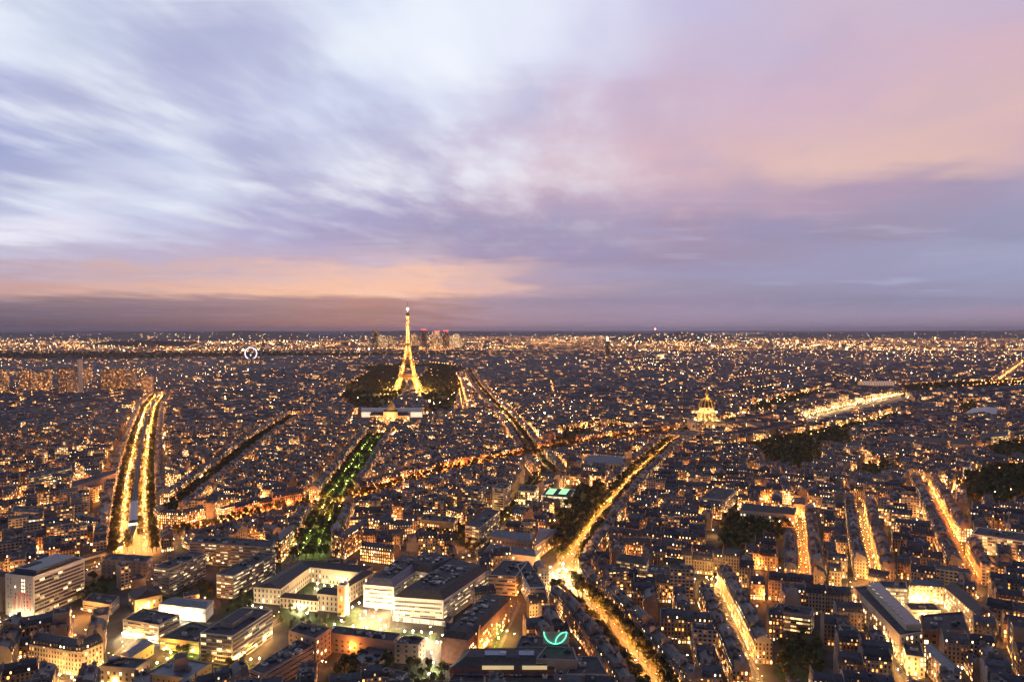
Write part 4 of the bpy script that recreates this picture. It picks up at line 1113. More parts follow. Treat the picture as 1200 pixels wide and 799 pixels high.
simple_thing('chapel', 'small pale chapel with pitched roof beside the big court trees', 'chapel', quad(12, (484, 626), (497, 628), (502, 623), (489, 621)), 12, WHITEW, wins=dict(rows=1, z0=4, pitch=4, lit=.3), gable=6)
t, o = simple_thing('pool_hall', 'building with two glowing green skylights and white-lit front', 'sports hall', quad(14, (634, 580), (668, 583), (674, 573), (641, 571)), 14, WHITEW, bands=dict(lit=.85, st=3.6, hh=1.9, warmth=.8, mat=BANDL), units=0)
for x0 in (639, 654):
    q = [P(x0, 578.5, 15).to_2d(), P(x0 + 9, 579.2, 15).to_2d(), P(x0 + 14, 572.8, 15).to_2d(), P(x0 + 5.5, 572, 15).to_2d()]
    m = MB(); m.prism([(v.x, v.y) for v in q], 13.4, 15, METAL, top=GREENGLOW); m.build('skylight', t, o)
t = thing('convent', P(610, 640, 0), 'long convent buildings with zinc roofs and dormers around a small court', 'convent'); o = tuple(P(610, 640, 0))
slab(t, o, quad(15, (574, 628), (622, 634), (628, 626), (580, 620)), 15, PINKW, wins=dict(rows=3, st=4, pitch=3.4, lit=.15, cap=40), gable=4, roofmat=ZINCB, name='rear_range')
slab(t, o, quad(15.1, (626, 640), (650, 624), (657, 622), (632, 617)), 15.1, PINKW, wins=dict(rows=3, st=4, pitch=3.4, lit=.5, cap=40, warmth=.1), gable=4, roofmat=ZINCB, name='pink_range')
slab(t, o, quad(14, (568, 645), (628, 652), (633, 645), (574, 638)), 14, PINKW, wins=dict(rows=3, st=4, pitch=3.4, lit=.15, cap=40), gable=4, roofmat=ZINCB, name='front_range')
# --- left side
simple_thing('long_slab', 'long low-lit slab with one bright end beyond the metro quarter', 'office building', quad(22, (33, 561), (82, 549), (84, 544), (34, 554)), 22, CONCW, bands=dict(lit=.5, st=3.2, hh=1.5, warmth=.4), units=5)
simple_thing('long_slab', 'long pinkish slab of flats ending at the blazing double avenue', 'apartment building', quad(21, (84, 571), (136, 554), (137, 549), (84, 564)), 21, PINKW, wins=dict(rows=6, pitch=4, lit=.3, cap=90), units=5)
simple_thing('orange_flats', 'flats with orange-lit balconies between dark roofs near the left edge', 'apartment building', quad(18, (13, 599), (51, 601), (53, 594), (16, 592)), 18, CREAMW, bands=dict(lit=.65, st=3.1, hh=1.6, warmth=.05), units=5)
# corner apartment houses with real mitred corners
def corner_block(label, outer, h, dep=11.5, tone=.3, lit=.4, name='corner_apartment_house', modern=False):
    pts = [P(x, y, h - 4).to_2d() for x, y in outer]
    # inner offset (to the left of travel = behind)
    inn = []
    for i, p in enumerate(pts):
        d0 = (pts[i] - pts[i - 1]).normalized() if i else None; d1 = (pts[i + 1] - pts[i]).normalized() if i < len(pts) - 1 else None
        d = ((d0 or d1) + (d1 or d0)).normalized(); n = Vector((-d.y, d.x)); k = 1 / max(.5, n.dot(Vector((-(d1 or d0).y, (d1 or d0).x))))
        inn.append(p + n * dep * k)
    o = (pts[0].x, pts[0].y, 0.0)
    t = thing(name, o, label, 'apartment building')
    r = random.Random(len(label))
    for i in range(len(pts) - 1):
        q = [pts[i], pts[i + 1], inn[i + 1], inn[i]]; keep(q)
        p = dict(q=np.array([(v.x, v.y) for v in q]), ends=None if False else (False, False), h=h, seed=r.random(), tone=tone, rtone=.35, modern=modern, lit=lit)
        w1, r1, ds, cs = MB(), MB(), [], []
        mansard(p, w1, r1, 2, ds, cs, r)
        w = w1.build('wall', t, o); rf = r1.build('roof', t, o)
        for d in ds: d.build('dormer', rf, o)
        for c in cs: c.build('chimney', rf, o)
corner_block('warm-lit six-storey corner building with rows of tall chimneys, lower left', [(34, 754), (88, 763), (95, 763), (121, 752)], 21, lit=.26, tone=.45)
corner_block('rounded corner building glowing orange below the metro curve', [(86, 606), (92, 612), (118, 614), (128, 606), (129, 596)], 21, lit=.55, tone=.9)
corner_block('pink-lit corner building just past the blazing double avenue', [(180, 597), (186, 603), (212, 604), (240, 598)], 21, lit=.7, tone=.95)
corner_block('domed corner building between the green mall and the slabs', [(310, 634), (329, 638), (345, 622)], 23, lit=.5, tone=.7)
corner_block('round-cornered building right of the green mall', [(388, 618), (389, 629), (403, 633), (433, 614)], 24, lit=.45, tone=.9)
corner_block('long wedge-shaped row of old roofs beside the tree-lined boulevard near the junction', [(520, 742), (560, 745)], 20, lit=.3, tone=.9)
corner_block('low pink row with lit ground floor behind the modern hospital', [(422, 642), (462, 647)], 17, lit=.7, tone=.95)

# --- floodlights and plaza lamps of the hospital (colour, level)
for px, py in ((405, 719), (413, 711), (421, 706), (428, 716), (437, 722), (446, 726), (459, 713), (466, 726), (474, 739), (484, 739), (494, 740), (505, 741), (519, 744), (392, 731), (400, 727), (414, 733), (430, 735), (446, 737), (423, 724), (452, 733), (441, 713), (449, 707)):
    lamp_px(px, py, (1.0, .72, .38), 1050, 'the floodlit hospital plaza')
for px, py in ((372, 690), (380, 686), (389, 686), (396, 685), (372, 683), (402, 681), (384, 694)): lamp_px(px, py, (1.0, .70, .36), 700, 'the quadrangle court', 5)
for px, py in ((352, 714), (345, 711), (360, 718), (338, 708), (306, 711), (296, 709)): lamp_px(px, py, WHITE, 620, 'the quadrangle front', 3)
for px, py in ((239, 716), (234, 720), (226, 722), (212, 721), (198, 718), (190, 716)): lamp_px(px, py, (1.0, .85, .55), 1100, 'the low floodlit white clinic', 5)
for px, py in ((150, 738), (144, 742), (158, 744), (175, 748)): lamp_px(px, py, WHITE, 900, 'the white-lit laboratory', 4)
for px, py in ((172, 709), (180, 706), (188, 703), (165, 712)): lamp_px(px, py, YELLOW, 700, 'the sloped-roof hall', 4)
for px, py in ((200, 764), (215, 767), (184, 776), (196, 771), (192, 760), (226, 762)): lamp_px(px, py, (1.0, .85, .2), 230, 'the yellow-lit yard', 4)
for px, py in ((276, 770), (286, 764), (300, 756), (310, 748), (318, 741), (294, 772), (284, 776), (304, 771)): lamp_px(px, py, YELLOW, 420, 'the lane beside the grid-faced slab', 5)
for px, py in ((20, 722), (30, 724), (12, 720), (38, 727)): lamp_px(px, py, WHITE, 300, 'the foot of the white slab', 3)
for px, py in ((62, 735), (48, 731), (74, 727), (86, 722)): lamp_px(px, py, YELLOW, 700, 'the side street below the white slab', 5)
for px, py in ((45, 784), (56, 788), (70, 790), (84, 793), (96, 797), (108, 790), (118, 783), (126, 776)): lamp_px(px, py, YELLOW, 330, 'the street by the corner building', 5)
for px, py in ((150, 790), (170, 797), (135, 795)): lamp_px(px, py, YELLOW, 700, 'the clinic with the tank', 5)
for px, py in ((1070, 700), (1078, 701), (1086, 703), (1096, 703), (1104, 705), (1060, 715), (1084, 720), (1100, 722), (1050, 700), (1056, 708)): lamp_px(px, py, (1.0, .58, .20), 480, 'the gold-lit courtyard', 5)
for px, py in ((1130, 745), (1132, 755), (1133, 765)): lamp_px(px, py, YELLOW, 300, 'the brick store', 6)
for px, py in ((512, 752), (506, 764), (508, 776), (503, 789), (500, 748)): lamp_px(px, py, (1.0, .8, .5), 900, 'the white-lit drive east of the brick hospital', 5)
for px, py in ((648, 672), (655, 668), (662, 676), (668, 684), (652, 682), (645, 664), (660, 660), (672, 690), (664, 668), (657, 690), (650, 676)): lamp_px(px, py, (1.0, .66, .30), 2300, 'the blazing boulevard junction', 7)
for px, py in ((584, 747), (588, 738)): lamp_px(px, py, (.3, 1.0, .08), 130, 'the small green court', 4)
for px, py in ((568, 756), (572, 750)): lamp_px(px, py, ORANGE, 900, 'the narrow street below the pink gable', 5)
for px, py in ((385, 596), (378, 594), (392, 600), (398, 593), (405, 590), (372, 600), (388, 589), (380, 603)): lamp_px(px, py, (1.0, .5, .1), 1500, 'the orange square on the mall', 7)
for px, py in ((612, 599), (606, 605), (634, 587), (640, 585), (646, 590)): lamp_px(px, py, (1.0, .75, .3), 900, 'the modern tower lane', 6)
for px, py in ((834, 678), (840, 676), (846, 679), (828, 676)): lamp_px(px, py, YELLOW, 1200, 'the head of the bright yellow street', 6)
for px, py in ((625, 541), (630, 539), (620, 537), (634, 546)): lamp_px(px, py, (1.0, .75, .4), 2200, 'the star-like crossing', 8)
for px, py in ((572, 489), (574, 486), (610, 500), (589, 484)): lamp_px(px, py, (1.0, .6, .22), 3200, 'the crossing beyond the school', 9)
for px, py in ((820, 600), (812, 604), (770, 593), (790, 604), (876, 588), (884, 585), (860, 590)): lamp_px(px, py, ORANGE, 600, 'the roofs past the boulevard', 10)
# ------------------------------------------------------------------ landmarks
IRONG = simple('bronze_painted_iron', (0.34, 0.22, 0.11), 0.6, 0.2, noise=0.15, scale=0.1)
PROJ = lamp_mat('golden_projector', (1.0, 0.58, 0.16), 60.0, 'NONE')
BEAC = lamp_mat('beacon_light', (1.0, 0.97, 0.9), 420.0, 'NONE')
def point(parent, loc, watts, col, rad=1.0):
    d = bpy.data.lights.new('floodlight', 'POINT'); d.energy = watts; d.color = col; d.shadow_soft_size = rad; d.cycles.use_multiple_importance_sampling = False
    o = bpy.data.objects.new('floodlight', d); o.location = loc; o.parent = parent; SC.collection.objects.link(o); return o

def eiffel():
    base = P(478, 460, 0); sc = 0.965
    t = thing('lattice_tower', base, 'tall golden floodlit iron lattice tower with white beacon rising above the skyline', 'tower')
    t.rotation_euler = (0, 0, R(6)); t.scale = (.93, .93, 1.035)
    prof = [(0, 62.5, 26), (20, 52, 22.5), (40, 42.5, 19), (57, 35.5, 16), (80, 28.0, 13), (100, 22.5, 12), (115, 19.3, 13), (140, 14.8, 12.5), (165, 11.6, 11), (190, 9.3, 9.3), (220, 7.2, 7.2), (250, 5.7, 5.7), (276, 4.7, 4.7)]
    def hw(z):
        for (z0, a, l0), (z1, b, l1) in zip(prof[:-1], prof[1:]):
            if z <= z1: k = (z - z0) / (z1 - z0); return a + (b - a) * k, l0 + (l1 - l0) * k
        return prof[-1][1], prof[-1][2]
    def bar(m, a, b, r): m.tube(a, b, r, r, IRONG, 4, cap=False)
    def ring(sx, sy, z):
        w, l = hw(z); l = min(l, 2 * w if False else l)
        xs = (sx * w, sx * (w - l)); ys = (sy * w, sy * (w - l))
        return [(xs[0], ys[0], z), (xs[1], ys[0], z), (xs[1], ys[1], z), (xs[0], ys[1], z)]
    for sx in (-1, 1):
        for sy in (-1, 1):
            m = MB(); zs = [0, 9, 18, 27, 36, 45, 57, 66, 75, 84, 93, 103, 115, 125, 135, 146, 157, 168, 180]
            for z0, z1 in zip(zs[:-1], zs[1:]):
                r0, r1 = ring(sx, sy, z0), ring(sx, sy, z1); th = 1.3 if z0 < 115 else .85
                for i in range(4):
                    j = (i + 1) % 4
                    bar(m, r0[i], r1[i], th); bar(m, r0[i], r1[j], th * .6); bar(m, r0[j], r1[i], th * .6); bar(m, r1[i], r1[j], th * .65)
                    mid0 = [(a + b) / 2 for a, b in zip(r0[i], r0[j])]; mid1 = [(a + b) / 2 for a, b in zip(r1[i], r1[j])]
                    bar(m, mid0, mid1, th * .45)
                    q1 = [(a + b) / 2 for a, b in zip(r0[i], r1[i])]; q2 = [(a + b) / 2 for a, b in zip(r0[j], r1[j])]; bar(m, q1, q2, th * .4)
            m.build('leg', t)
    m = MB(); zs = list(range(180, 277, 8)) + [276]
    for z0, z1 in zip(zs[:-1], zs[1:]):
        if z1 <= z0: continue
        a, b = hw(z0)[0], hw(z1)[0]
        r0 = [(a, a, z0), (-a, a, z0), (-a, -a, z0), (a, -a, z0)]; r1 = [(b, b, z1), (-b, b, z1), (-b, -b, z1), (b, -b, z1)]
        for i in range(4):
            j = (i + 1) % 4
            bar(m, r0[i], r1[i], 1.0); bar(m, r0[i], r1[j], .62); bar(m, r0[j], r1[i], .62); bar(m, r1[i], r1[j], .45)
            bar(m, [(p + q) / 2 for p, q in zip(r0[i], r0[j])], [(p + q) / 2 for p, q in zip(r1[i], r1[j])], .45)
    m.build('upper_shaft', t)
    for z, w, hgt in ((57, 38.5, 8), (115, 22, 6), (276, 7.5, 5)):
        m = MB()
        o_, i_ = w, w * .55
        m.prism([(-o_, -o_), (o_, -o_), (o_, o_), (-o_, o_)], z - .5, z + hgt * .5, IRONG)
        for k in range(24):
            a = -o_ + 2 * o_ * k / 23
            for p, q in (((a, -o_), None), ((a, o_), None), ((-o_, a), None), ((o_, a), None)): m.tube((p[0], p[1], z - 3), (p[0], p[1], z + hgt), .22, .22, IRONG, 3, cap=False)
        for s in (-1, 1):
            m.box((0, s * (o_ - 1), z + hgt * .5), 2 * o_, 1.6, hgt * .5, 0, IRONG); m.box((s * (o_ - 1), 0, z + hgt * .5), 1.6, 2 * o_ - 4, hgt * .5, 0, IRONG)
        m.build('platform', t)
    for k in range(4):
        m = MB(); a = k * math.pi / 2; ca, sa = math.cos(a), math.sin(a)
        prev = None
        for i in range(25):
            u = -1 + 2 * i / 24; x = 37 * u; z = 14 + 37 * math.sqrt(max(0, 1 - u * u)); z2 = z + 3.5
            y = -(hw(min(z, 55))[0] - .5)
            p = (x * ca - y * sa, x * sa + y * ca, z); p2 = (x * ca - y * sa, x * sa + y * ca, z2)
            if prev: bar(m, prev[0], p, .8); bar(m, prev[1], p2, .8); bar(m, prev[0], p2, .4); bar(m, prev[1], p, .4)
            prev = (p, p2)
        m.build('arch', t)
    m = MB()
    m.lathe((0, 0, 280), [(5.2, 0), (5.6, 3), (4.2, 5), (3.2, 9), (1.8, 12), (1.2, 18), (.8, 30), (.5, 46), (0, 50)], IRONG, 10); m.build('antenna', t)
    m = MB(); m.lathe((0, 0, 296), [(0, 1.5), (2.2, 2.2), (2.8, 4), (2.2, 5.8), (0, 6.5)], BEAC, 12); m.build('beacon', t)
    m = MB()
    for sx in (-1, 1):
        for sy in (-1, 1):
            for z in range(6, 276, 7):
                w, l = hw(z); m.octa((sx * (w - l / 2), sy * (w - l / 2), z), .55, PROJ); 
                if z < 115: m.octa((sx * w, sy * w, z + 3), .4, PROJ)
    tag(m.build('projectors', t), kind='stuff')
    G = (1.0, .50, .12)
    for sx in (-1, 1):
        for sy in (-1, 1):
            for z, wt_ in ((8, 150), (30, 150), (50, 130), (70, 110), (95, 90), (125, 60), (150, 50)):
                w, l = hw(z); point(t, (sx * (w - l / 2), sy * (w - l / 2), z), wt_ * 1900, G, 1.5)
    for z, wt_ in ((180, 150), (205, 120), (230, 110), (255, 90), (272, 70)): point(t, (0, 0, z), wt_ * 1700, G, 1.2)
    for x, y in ((-30, -78), (30, -78), (0, -70), (-80, -30), (80, -30), (-60, -95), (60, -95)): point(t, (x, y, 4), 520000, G, 2)
    for k, (x, y) in enumerate(((-32, -60), (34, -62), (5, -50))):
        m = MB(); m.octa((x, y, 9), 4.5, WHITEGLOW); m.tube((x, y, 0), (x, y, 9), .4, .4, METAL, 5); m.build('floodlight_mast', t)
eiffel()

# --- the military school with its gilded centre and the white hall behind it
b = P(460, 497, 0); Yb = b.y
t = thing('military_school', b, 'gilded-lit stone school with square dome in front of the lattice tower', 'school'); o = tuple(b)
def px_box(x0, x1, Y, dep, h, z=0): return [Vector(((x0 - 600) / F * Y, Y)), Vector(((x1 - 600) / F * Y, Y)), Vector(((x1 - 600) / F * (Y + dep), Y + dep)), Vector(((x0 - 600) / F * (Y + dep), Y + dep))]
Wm = dict(rows=3, st=6, pitch=8, w=2.6, h=4, lit=.3, warmth=.3, cap=40)
q = px_box(433, 480, Yb, 26, 22); keep(q); slab(t, o, q, 22, STONEW, wins=Wm, gable=7, name='main_range')
q = px_box(449, 466, Yb - 5, 34, 30); keep(q); w = slab(t, o, q, 31, STONEW, wins=dict(Wm, pitch=7, lit=.5), name='centre_pavilion', units=0, hip=(3, 2))
m = MB(); c = P(457.5, 494, 0); cx, cyy = (457.5 - 600) / F * Yb, Yb + 10
pr = [(13, 34), (12.5, 38), (11, 43), (8, 47), (4.5, 50), (3.0, 51), (3.0, 54), (0, 58)]
for (r0, z0), (r1, z1) in zip(pr[:-1], pr[1:]):
    for i in range(4):
        a0, a1 = math.pi / 4 + i * math.pi / 2, math.pi / 4 + (i + 1) * math.pi / 2
        m.face([(cx + r0 * math.cos(a0), cyy + r0 * math.sin(a0), z0), (cx + r0 * math.cos(a1), cyy + r0 * math.sin(a1), z0), (cx + r1 * math.cos(a1), cyy + r1 * math.sin(a1), z1), (cx + r1 * math.cos(a0), cyy + r1 * math.sin(a0), z1)], GOLDM)
m.build('square_dome', w, o)
for x in range(434, 482, 6):
    point(t, (((x - 600) / F * Yb) - o[0], -18, 3), 26000, (1.0, .44, .10), 1.5)
point(t, (cx - o[0], -14, 26), 26000, (1.0, .55, .16), 1.5)
b2 = P(459, 493, 0)
Y2 = P(459, 490, 0).y
t = thing('temporary_hall', (0 + (459 - 600) / F * Y2, Y2, 0), 'long white vaulted hall with glowing white ends behind the military school', 'exhibition hall'); o = ((459 - 600) / F * Y2, Y2, 0.0)
q = px_box(423, 495, Y2 + 10, 40, 17); keep(q)
m = MB(); m.prism([(v.x, v.y) for v in q], 0, 16, WHITEW); m.build('wall', t, o)
m = MB(); n = 8
for i in range(n):
    a0, a1 = math.pi * i / n, math.pi * (i + 1) / n
    f0, f1 = (1 - math.cos(a0)) / 2, (1 - math.cos(a1)) / 2; z0, z1 = 16 + 8 * math.sin(a0), 16 + 8 * math.sin(a1)
    A, B = q[0] + (q[3] - q[0]) * f0, q[1] + (q[2] - q[1]) * f0; C, D = q[1] + (q[2] - q[1]) * f1, q[0] + (q[3] - q[0]) * f1
    m.face([(A.x, A.y, z0), (B.x, B.y, z0), (C.x, C.y, z1), (D.x, D.y, z1)], WHITEW)
m.build('vaulted_roof', t, o)
for x0, x1 in ((423.5, 434), (481, 494.5)):
    A, B = Vector(((x0 - 600) / F * q[0].y, q[0].y)), Vector(((x1 - 600) / F * q[0].y, q[0].y))
    m = MB(); m.face([(A.x, A.y - .4, 2), (B.x, A.y - .4, 2), (B.x, A.y - .4, 15), (A.x, A.y - .4, 15)], WHITEGLOW); m.build('lit_glass_front', t, o)

keep([tuple(P(*v).to_2d()) for v in ((416, 487), (503, 487), (505, 501), (412, 501))])
# --- domed church
c = P(828, 507, 0); o = tuple(c)
t = thing('domed_church', c, 'church with tall gilded dome, lantern and spire, floodlit gold', 'church'); 
m = MB(); an = R(-6)
m.box((c.x, c.y, 0), 78, 70, 27, an, STONEW, top=SLATE); m.box((c.x, c.y, 27), 60, 52, 3, an, STONEW, top=SLATE); w = m.build('wall', t, o)
ca_, sa_ = math.cos(an), math.sin(an)
fr = [Vector((c.x - 39 * ca_ + 35 * sa_, c.y - 39 * sa_ - 35 * ca_)), Vector((c.x + 39 * ca_ + 35 * sa_, c.y + 39 * sa_ - 35 * ca_))]
grid_windows(w, o, fr[0], fr[1], 3, 12, 2, 8, 3, 6, .2, .3, 20)
m = MB(); m.box((c.x, c.y - 35, 27), 26, 3, 1, an, STONEW)
fx = [(-14, 27), (14, 27), (0, 35)]; m.face([(c.x + x * ca_ + 35.6 * sa_, c.y + x * sa_ - 35.6 * ca_, z + .2) for x, z in fx], STONEW); m.build('pediment', t, o)
m = MB(); m.lathe((c.x, c.y, 30), [(19, 0), (19, 16), (20.4, 16.4), (20.4, 18), (17, 18.2), (16.4, 27), (17.8, 27.4), (17.8, 29)], STONEW, 24); 
dr = m.build('drum', t, o)
for k in range(24):
    a = 2 * math.pi * k / 24; m = MB(); m.tube((c.x + 20 * math.cos(a), c.y + 20 * math.sin(a), 30), (c.x + 20 * math.cos(a), c.y + 20 * math.sin(a), 46), .9, .8, STONEW, 6); m.build('column', dr, o)
for k in range(12):
    a = 2 * math.pi * (k + .5) / 12; m = MB(); d_ = Vector((math.cos(a), math.sin(a))); e_ = Vector((-d_.y, d_.x))
    pp = Vector((c.x, c.y)) + d_ * 19.3
    m.face([(pp.x + e_.x * u, pp.y + e_.y * u, z) for u, z in ((-1.6, 34), (1.6, 34), (1.6, 43), (-1.6, 43))], GLASSD); m.build('window', dr, o)
m = MB(); m.lathe((c.x, c.y, 59), [(17, 0), (16.6, 4), (15, 9), (12.2, 13.5), (8.5, 17), (5, 19)], SLATE, 24)
for k in range(12):
    a = 2 * math.pi * k / 12; d_ = (math.cos(a), math.sin(a)); pr = [(17.3, 0), (16.9, 4), (15.3, 9), (12.5, 13.5), (8.8, 17), (5.2, 19)]
    for (r0, z0), (r1, z1) in zip(pr[:-1], pr[1:]): m.tube((c.x + d_[0] * r0, c.y + d_[1] * r0, 59 + z0), (c.x + d_[0] * r1, c.y + d_[1] * r1, 59 + z1), 1.7, 1.4, GOLDM, 5)
m.build('dome', t, o)
m = MB(); m.lathe((c.x, c.y, 78), [(5.4, 0), (5.4, 1.5), (3.6, 2), (3.6, 9), (4.4, 9.4), (3, 12), (1.4, 14), (.9, 22), (0, 28)], GOLDM, 12); m.build('lantern', t, o)
G = (1.0, .55, .15)
for k in range(10):
    a = 2 * math.pi * k / 10; point(t, (26 * math.cos(a), 26 * math.sin(a), 32), 17000, G, 1.0); point(t, (24 * math.cos(a), 24 * math.sin(a), 50), 14000, G, 1.0)
for k in range(5): point(t, (-40 + 20 * k, -46, 3), 30000, G, 1.0)
for k in range(4): a = math.pi / 2 * k; point(t, (9 * math.cos(a), 9 * math.sin(a), 80), 9000, G, .5)
keep([(c.x - 42, c.y - 40), (c.x + 42, c.y - 40), (c.x + 42, c.y + 40), (c.x - 42, c.y + 40)])
c = P(900, 492, 0); o = tuple(c)
t = thing('veterans_hospital', c, 'huge dark stone courtyard building behind the domed church', 'hospital')
qs = [(quad(20, (838, 497), (905, 486), (904, 484.6), (837, 495.4))), (quad(20.1, (850, 510), (938, 496), (937, 494.4), (849, 508.3))), (quad(19.9, (905, 486), (935, 496), (939, 495), (909, 485))), (quad(20.2, (870, 493), (895, 503), (899, 502.3), (874, 492.3)))]
for k, q in enumerate(qs): slab(t, o, q, 20 + .1 * k, PINKW, wins=dict(rows=3, st=6, pitch=9, w=2.5, h=3.5, lit=.15, cap=30), gable=5, name=('rear_range', 'front_range', 'end_range', 'cross_range')[k])
c = P(800, 515, 0); simple_thing('museum_annex', 'flat-topped reddish museum annex at the far end of the boulevard', 'museum', quad(16, (783, 508), (812, 511), (822, 505), (793, 503)), 16, PINKW, bands=dict(lit=.3, st=5, hh=1.5), units=3)
# church with tower on the left of the boulevard
t = thing('parish_church', P(710, 552, 0), 'long stone church with arched windows and twin square towers beside the boulevard', 'church'); o = tuple(P(710, 552, 0))
w = slab(t, o, quad(17, (684, 541), (732, 544), (734, 536), (687, 534)), 17, STONEW, wins=dict(rows=1, z0=7, pitch=6, w=2.4, h=6, lit=.1, cap=20), gable=7, name='nave', roofmat=ZINCB)
for px_ in (734, 737.5):
    p = P(px_, 552 - (px_ - 734) * .6, 0); m = MB(); m.box((p.x, p.y, 0), 6, 6, 33, R(8), STONEW); m.lathe((p.x, p.y, 33), [(3.8, 0), (3.4, 2), (2.2, 5), (0, 8)], SLATE, 8); m.build('tower', t, o)

# --- big triumphal arch
c = P(773, 424.5, 0); Yc = c.y; o = tuple(c); t = thing('triumphal_arch', c, 'pale floodlit triumphal arch among the far boulevards', 'monument'); 
m = MB(); wA, dA, hA = 56, 28, 56
for s in (-1, 1): m.box((c.x + s * 20.5, c.y, 0), 15, dA, 38, 0, STONEW)
m.build('pier', t, o)
m = MB()
for i in range(10):
    a0, a1 = math.pi * i / 10, math.pi * (i + 1) / 10
    x0, z0, x1, z1 = c.x - 13 * math.cos(a0), 26 + 12 * math.sin(a0), c.x - 13 * math.cos(a1), 26 + 12 * math.sin(a1)
    for y in (c.y - dA / 2, c.y + dA / 2): m.face([(x0, y, z0), (x1, y, z1), (x1, y, 40), (x0, y, 40)], STONEW)
    m.face([(x0, c.y - dA / 2, z0), (x0, c.y + dA / 2, z0), (x1, c.y + dA / 2, z1), (x1, c.y - dA / 2, z1)], STONEW)
m.box((c.x, c.y, 38.1), 56, dA, 14, 0, STONEW); m.box((c.x, c.y, 52.1), 60, dA + 4, 4, 0, STONEW); m.build('attic', t, o)
for x in (-25, -8, 8, 25): point(t, (x, -40, 6), 900000, (1.0, .72, .36), 2)
point(t, (0, 0, 10), 250000, (1.0, .6, .25), 2)
# --- observation wheel
c = P(294, 423.5, 0); Yc = c.y; o = tuple(c); t = thing('observation_wheel', c, 'white lit observation wheel by the dark far wood', 'ferris wheel')
WGL = lamp_mat('wheel_lights', (0.92, 0.86, 1.0), 2.2, 'NONE')
rW = 7.2 * Yc / F; hz_ = rW + 14; m = MB()
for i in range(40):
    a0, a1 = 2 * math.pi * i / 40, 2 * math.pi * (i + 1) / 40
    for rr_ in (rW, rW * .9): m.tube((c.x + rr_ * math.cos(a0), c.y, hz_ + rr_ * math.sin(a0)), (c.x + rr_ * math.cos(a1), c.y, hz_ + rr_ * math.sin(a1)), 1.5, 1.5, WGL, 4, cap=False)
m.build('rim', t, o)
for i in range(12):
    a = 2 * math.pi * i / 12; m = MB(); m.tube((c.x, c.y, hz_), (c.x + rW * .9 * math.cos(a), c.y, hz_ + rW * .9 * math.sin(a)), .35, .35, METAL, 4, cap=False); m.build('spoke', t, o)
for s in (-1, 1):
    m = MB(); m.tube((c.x + s * rW * .55, c.y - 8, 0), (c.x, c.y - 3, hz_), 1.2, 1.0, METAL, 5); m.build('support', t, o)
m = MB(); m.octa((c.x, c.y - 3, hz_ * .8), 7, WGL); m.build('hub_lights', t, o)
# --- glass-vaulted palace
c = P(1030, 458, 0); o = tuple(c); t = thing('glass_palace', c, 'long palace with glowing arched glass roof beyond the gardens', 'exhibition hall')
m = MB(); hwx = 20 * c.y / F; m.prism([(c.x - hwx, c.y), (c.x + hwx, c.y), (c.x + hwx, c.y + 45), (c.x - hwx, c.y + 45)], 0, 20, STONEW); m.build('wall', t, o)
m = MB(); VLT = lamp_mat('glowing_glass_vault', (1.0, .45, .13), .32, 'NONE')
for i in range(10):
    a0, a1 = math.pi * i / 10, math.pi * (i + 1) / 10
    y0, z0, y1, z1 = c.y + 22 - 18 * math.cos(a0), 20 + 16 * math.sin(a0), c.y + 22 - 18 * math.cos(a1), 20 + 16 * math.sin(a1)
    m.face([(c.x - hwx * .95, y0, z0), (c.x + hwx * .95, y0, z0), (c.x + hwx * .95, y1, z1), (c.x - hwx * .95, y1, z1)], VLT)
m.build('glass_vault', t, o)
for k in range(14):
    x = c.x - hwx * .95 + k * hwx * 1.9 / 13; m = MB()
    for i in range(10):
        a0, a1 = math.pi * i / 10, math.pi * (i + 1) / 10
        m.tube((x, c.y + 22 - 18.4 * math.cos(a0), 20 + 16.4 * math.sin(a0)), (x, c.y + 22 - 18.4 * math.cos(a1), 20 + 16.4 * math.sin(a1)), .6, .6, METAL, 4, cap=False)
    m.build('rib', t, o)
keep([(c.x - hwx, c.y - 5), (c.x + hwx, c.y - 5), (c.x + hwx, c.y + 50), (c.x - hwx, c.y + 50)])
# --- white marquee, right
simple_thing('white_marquee', 'long white marquee tents among dark roofs at the right edge', 'marquee', quad(12, (1130, 484), (1175, 487), (1180, 480), (1140, 478)), 12, WHITEW, gable=6, roofmat=WHITEW)
simple_thing('floodlit_museum', 'long museum front lit gold beyond the garden', 'museum', quad(18, (1149, 512), (1181, 509), (1182, 505), (1150, 507)), 18, CREAMW, bands=dict(lit=.8, st=4, hh=2, warmth=.3), units=3)
simple_thing('town_hall', 'long stone ministry with evenly lit window rows', 'ministry', quad(20, (1040, 515), (1138, 521), (1140, 515), (1042, 510)), 20, STONEW, wins=dict(rows=4, st=4.5, pitch=5, w=1.6, h=2.4, lit=.3, cap=95, warmth=.2), gable=5)
simple_thing('lit_store', 'white-lit store front with several glowing floors among dark roofs', 'store', quad(16, (1118, 545), (1136, 547), (1138, 541), (1121, 539)), 16, WHITEW, bands=dict(lit=1, st=3.4, hh=2.2, warmth=.8, mat=BANDL), units=3)

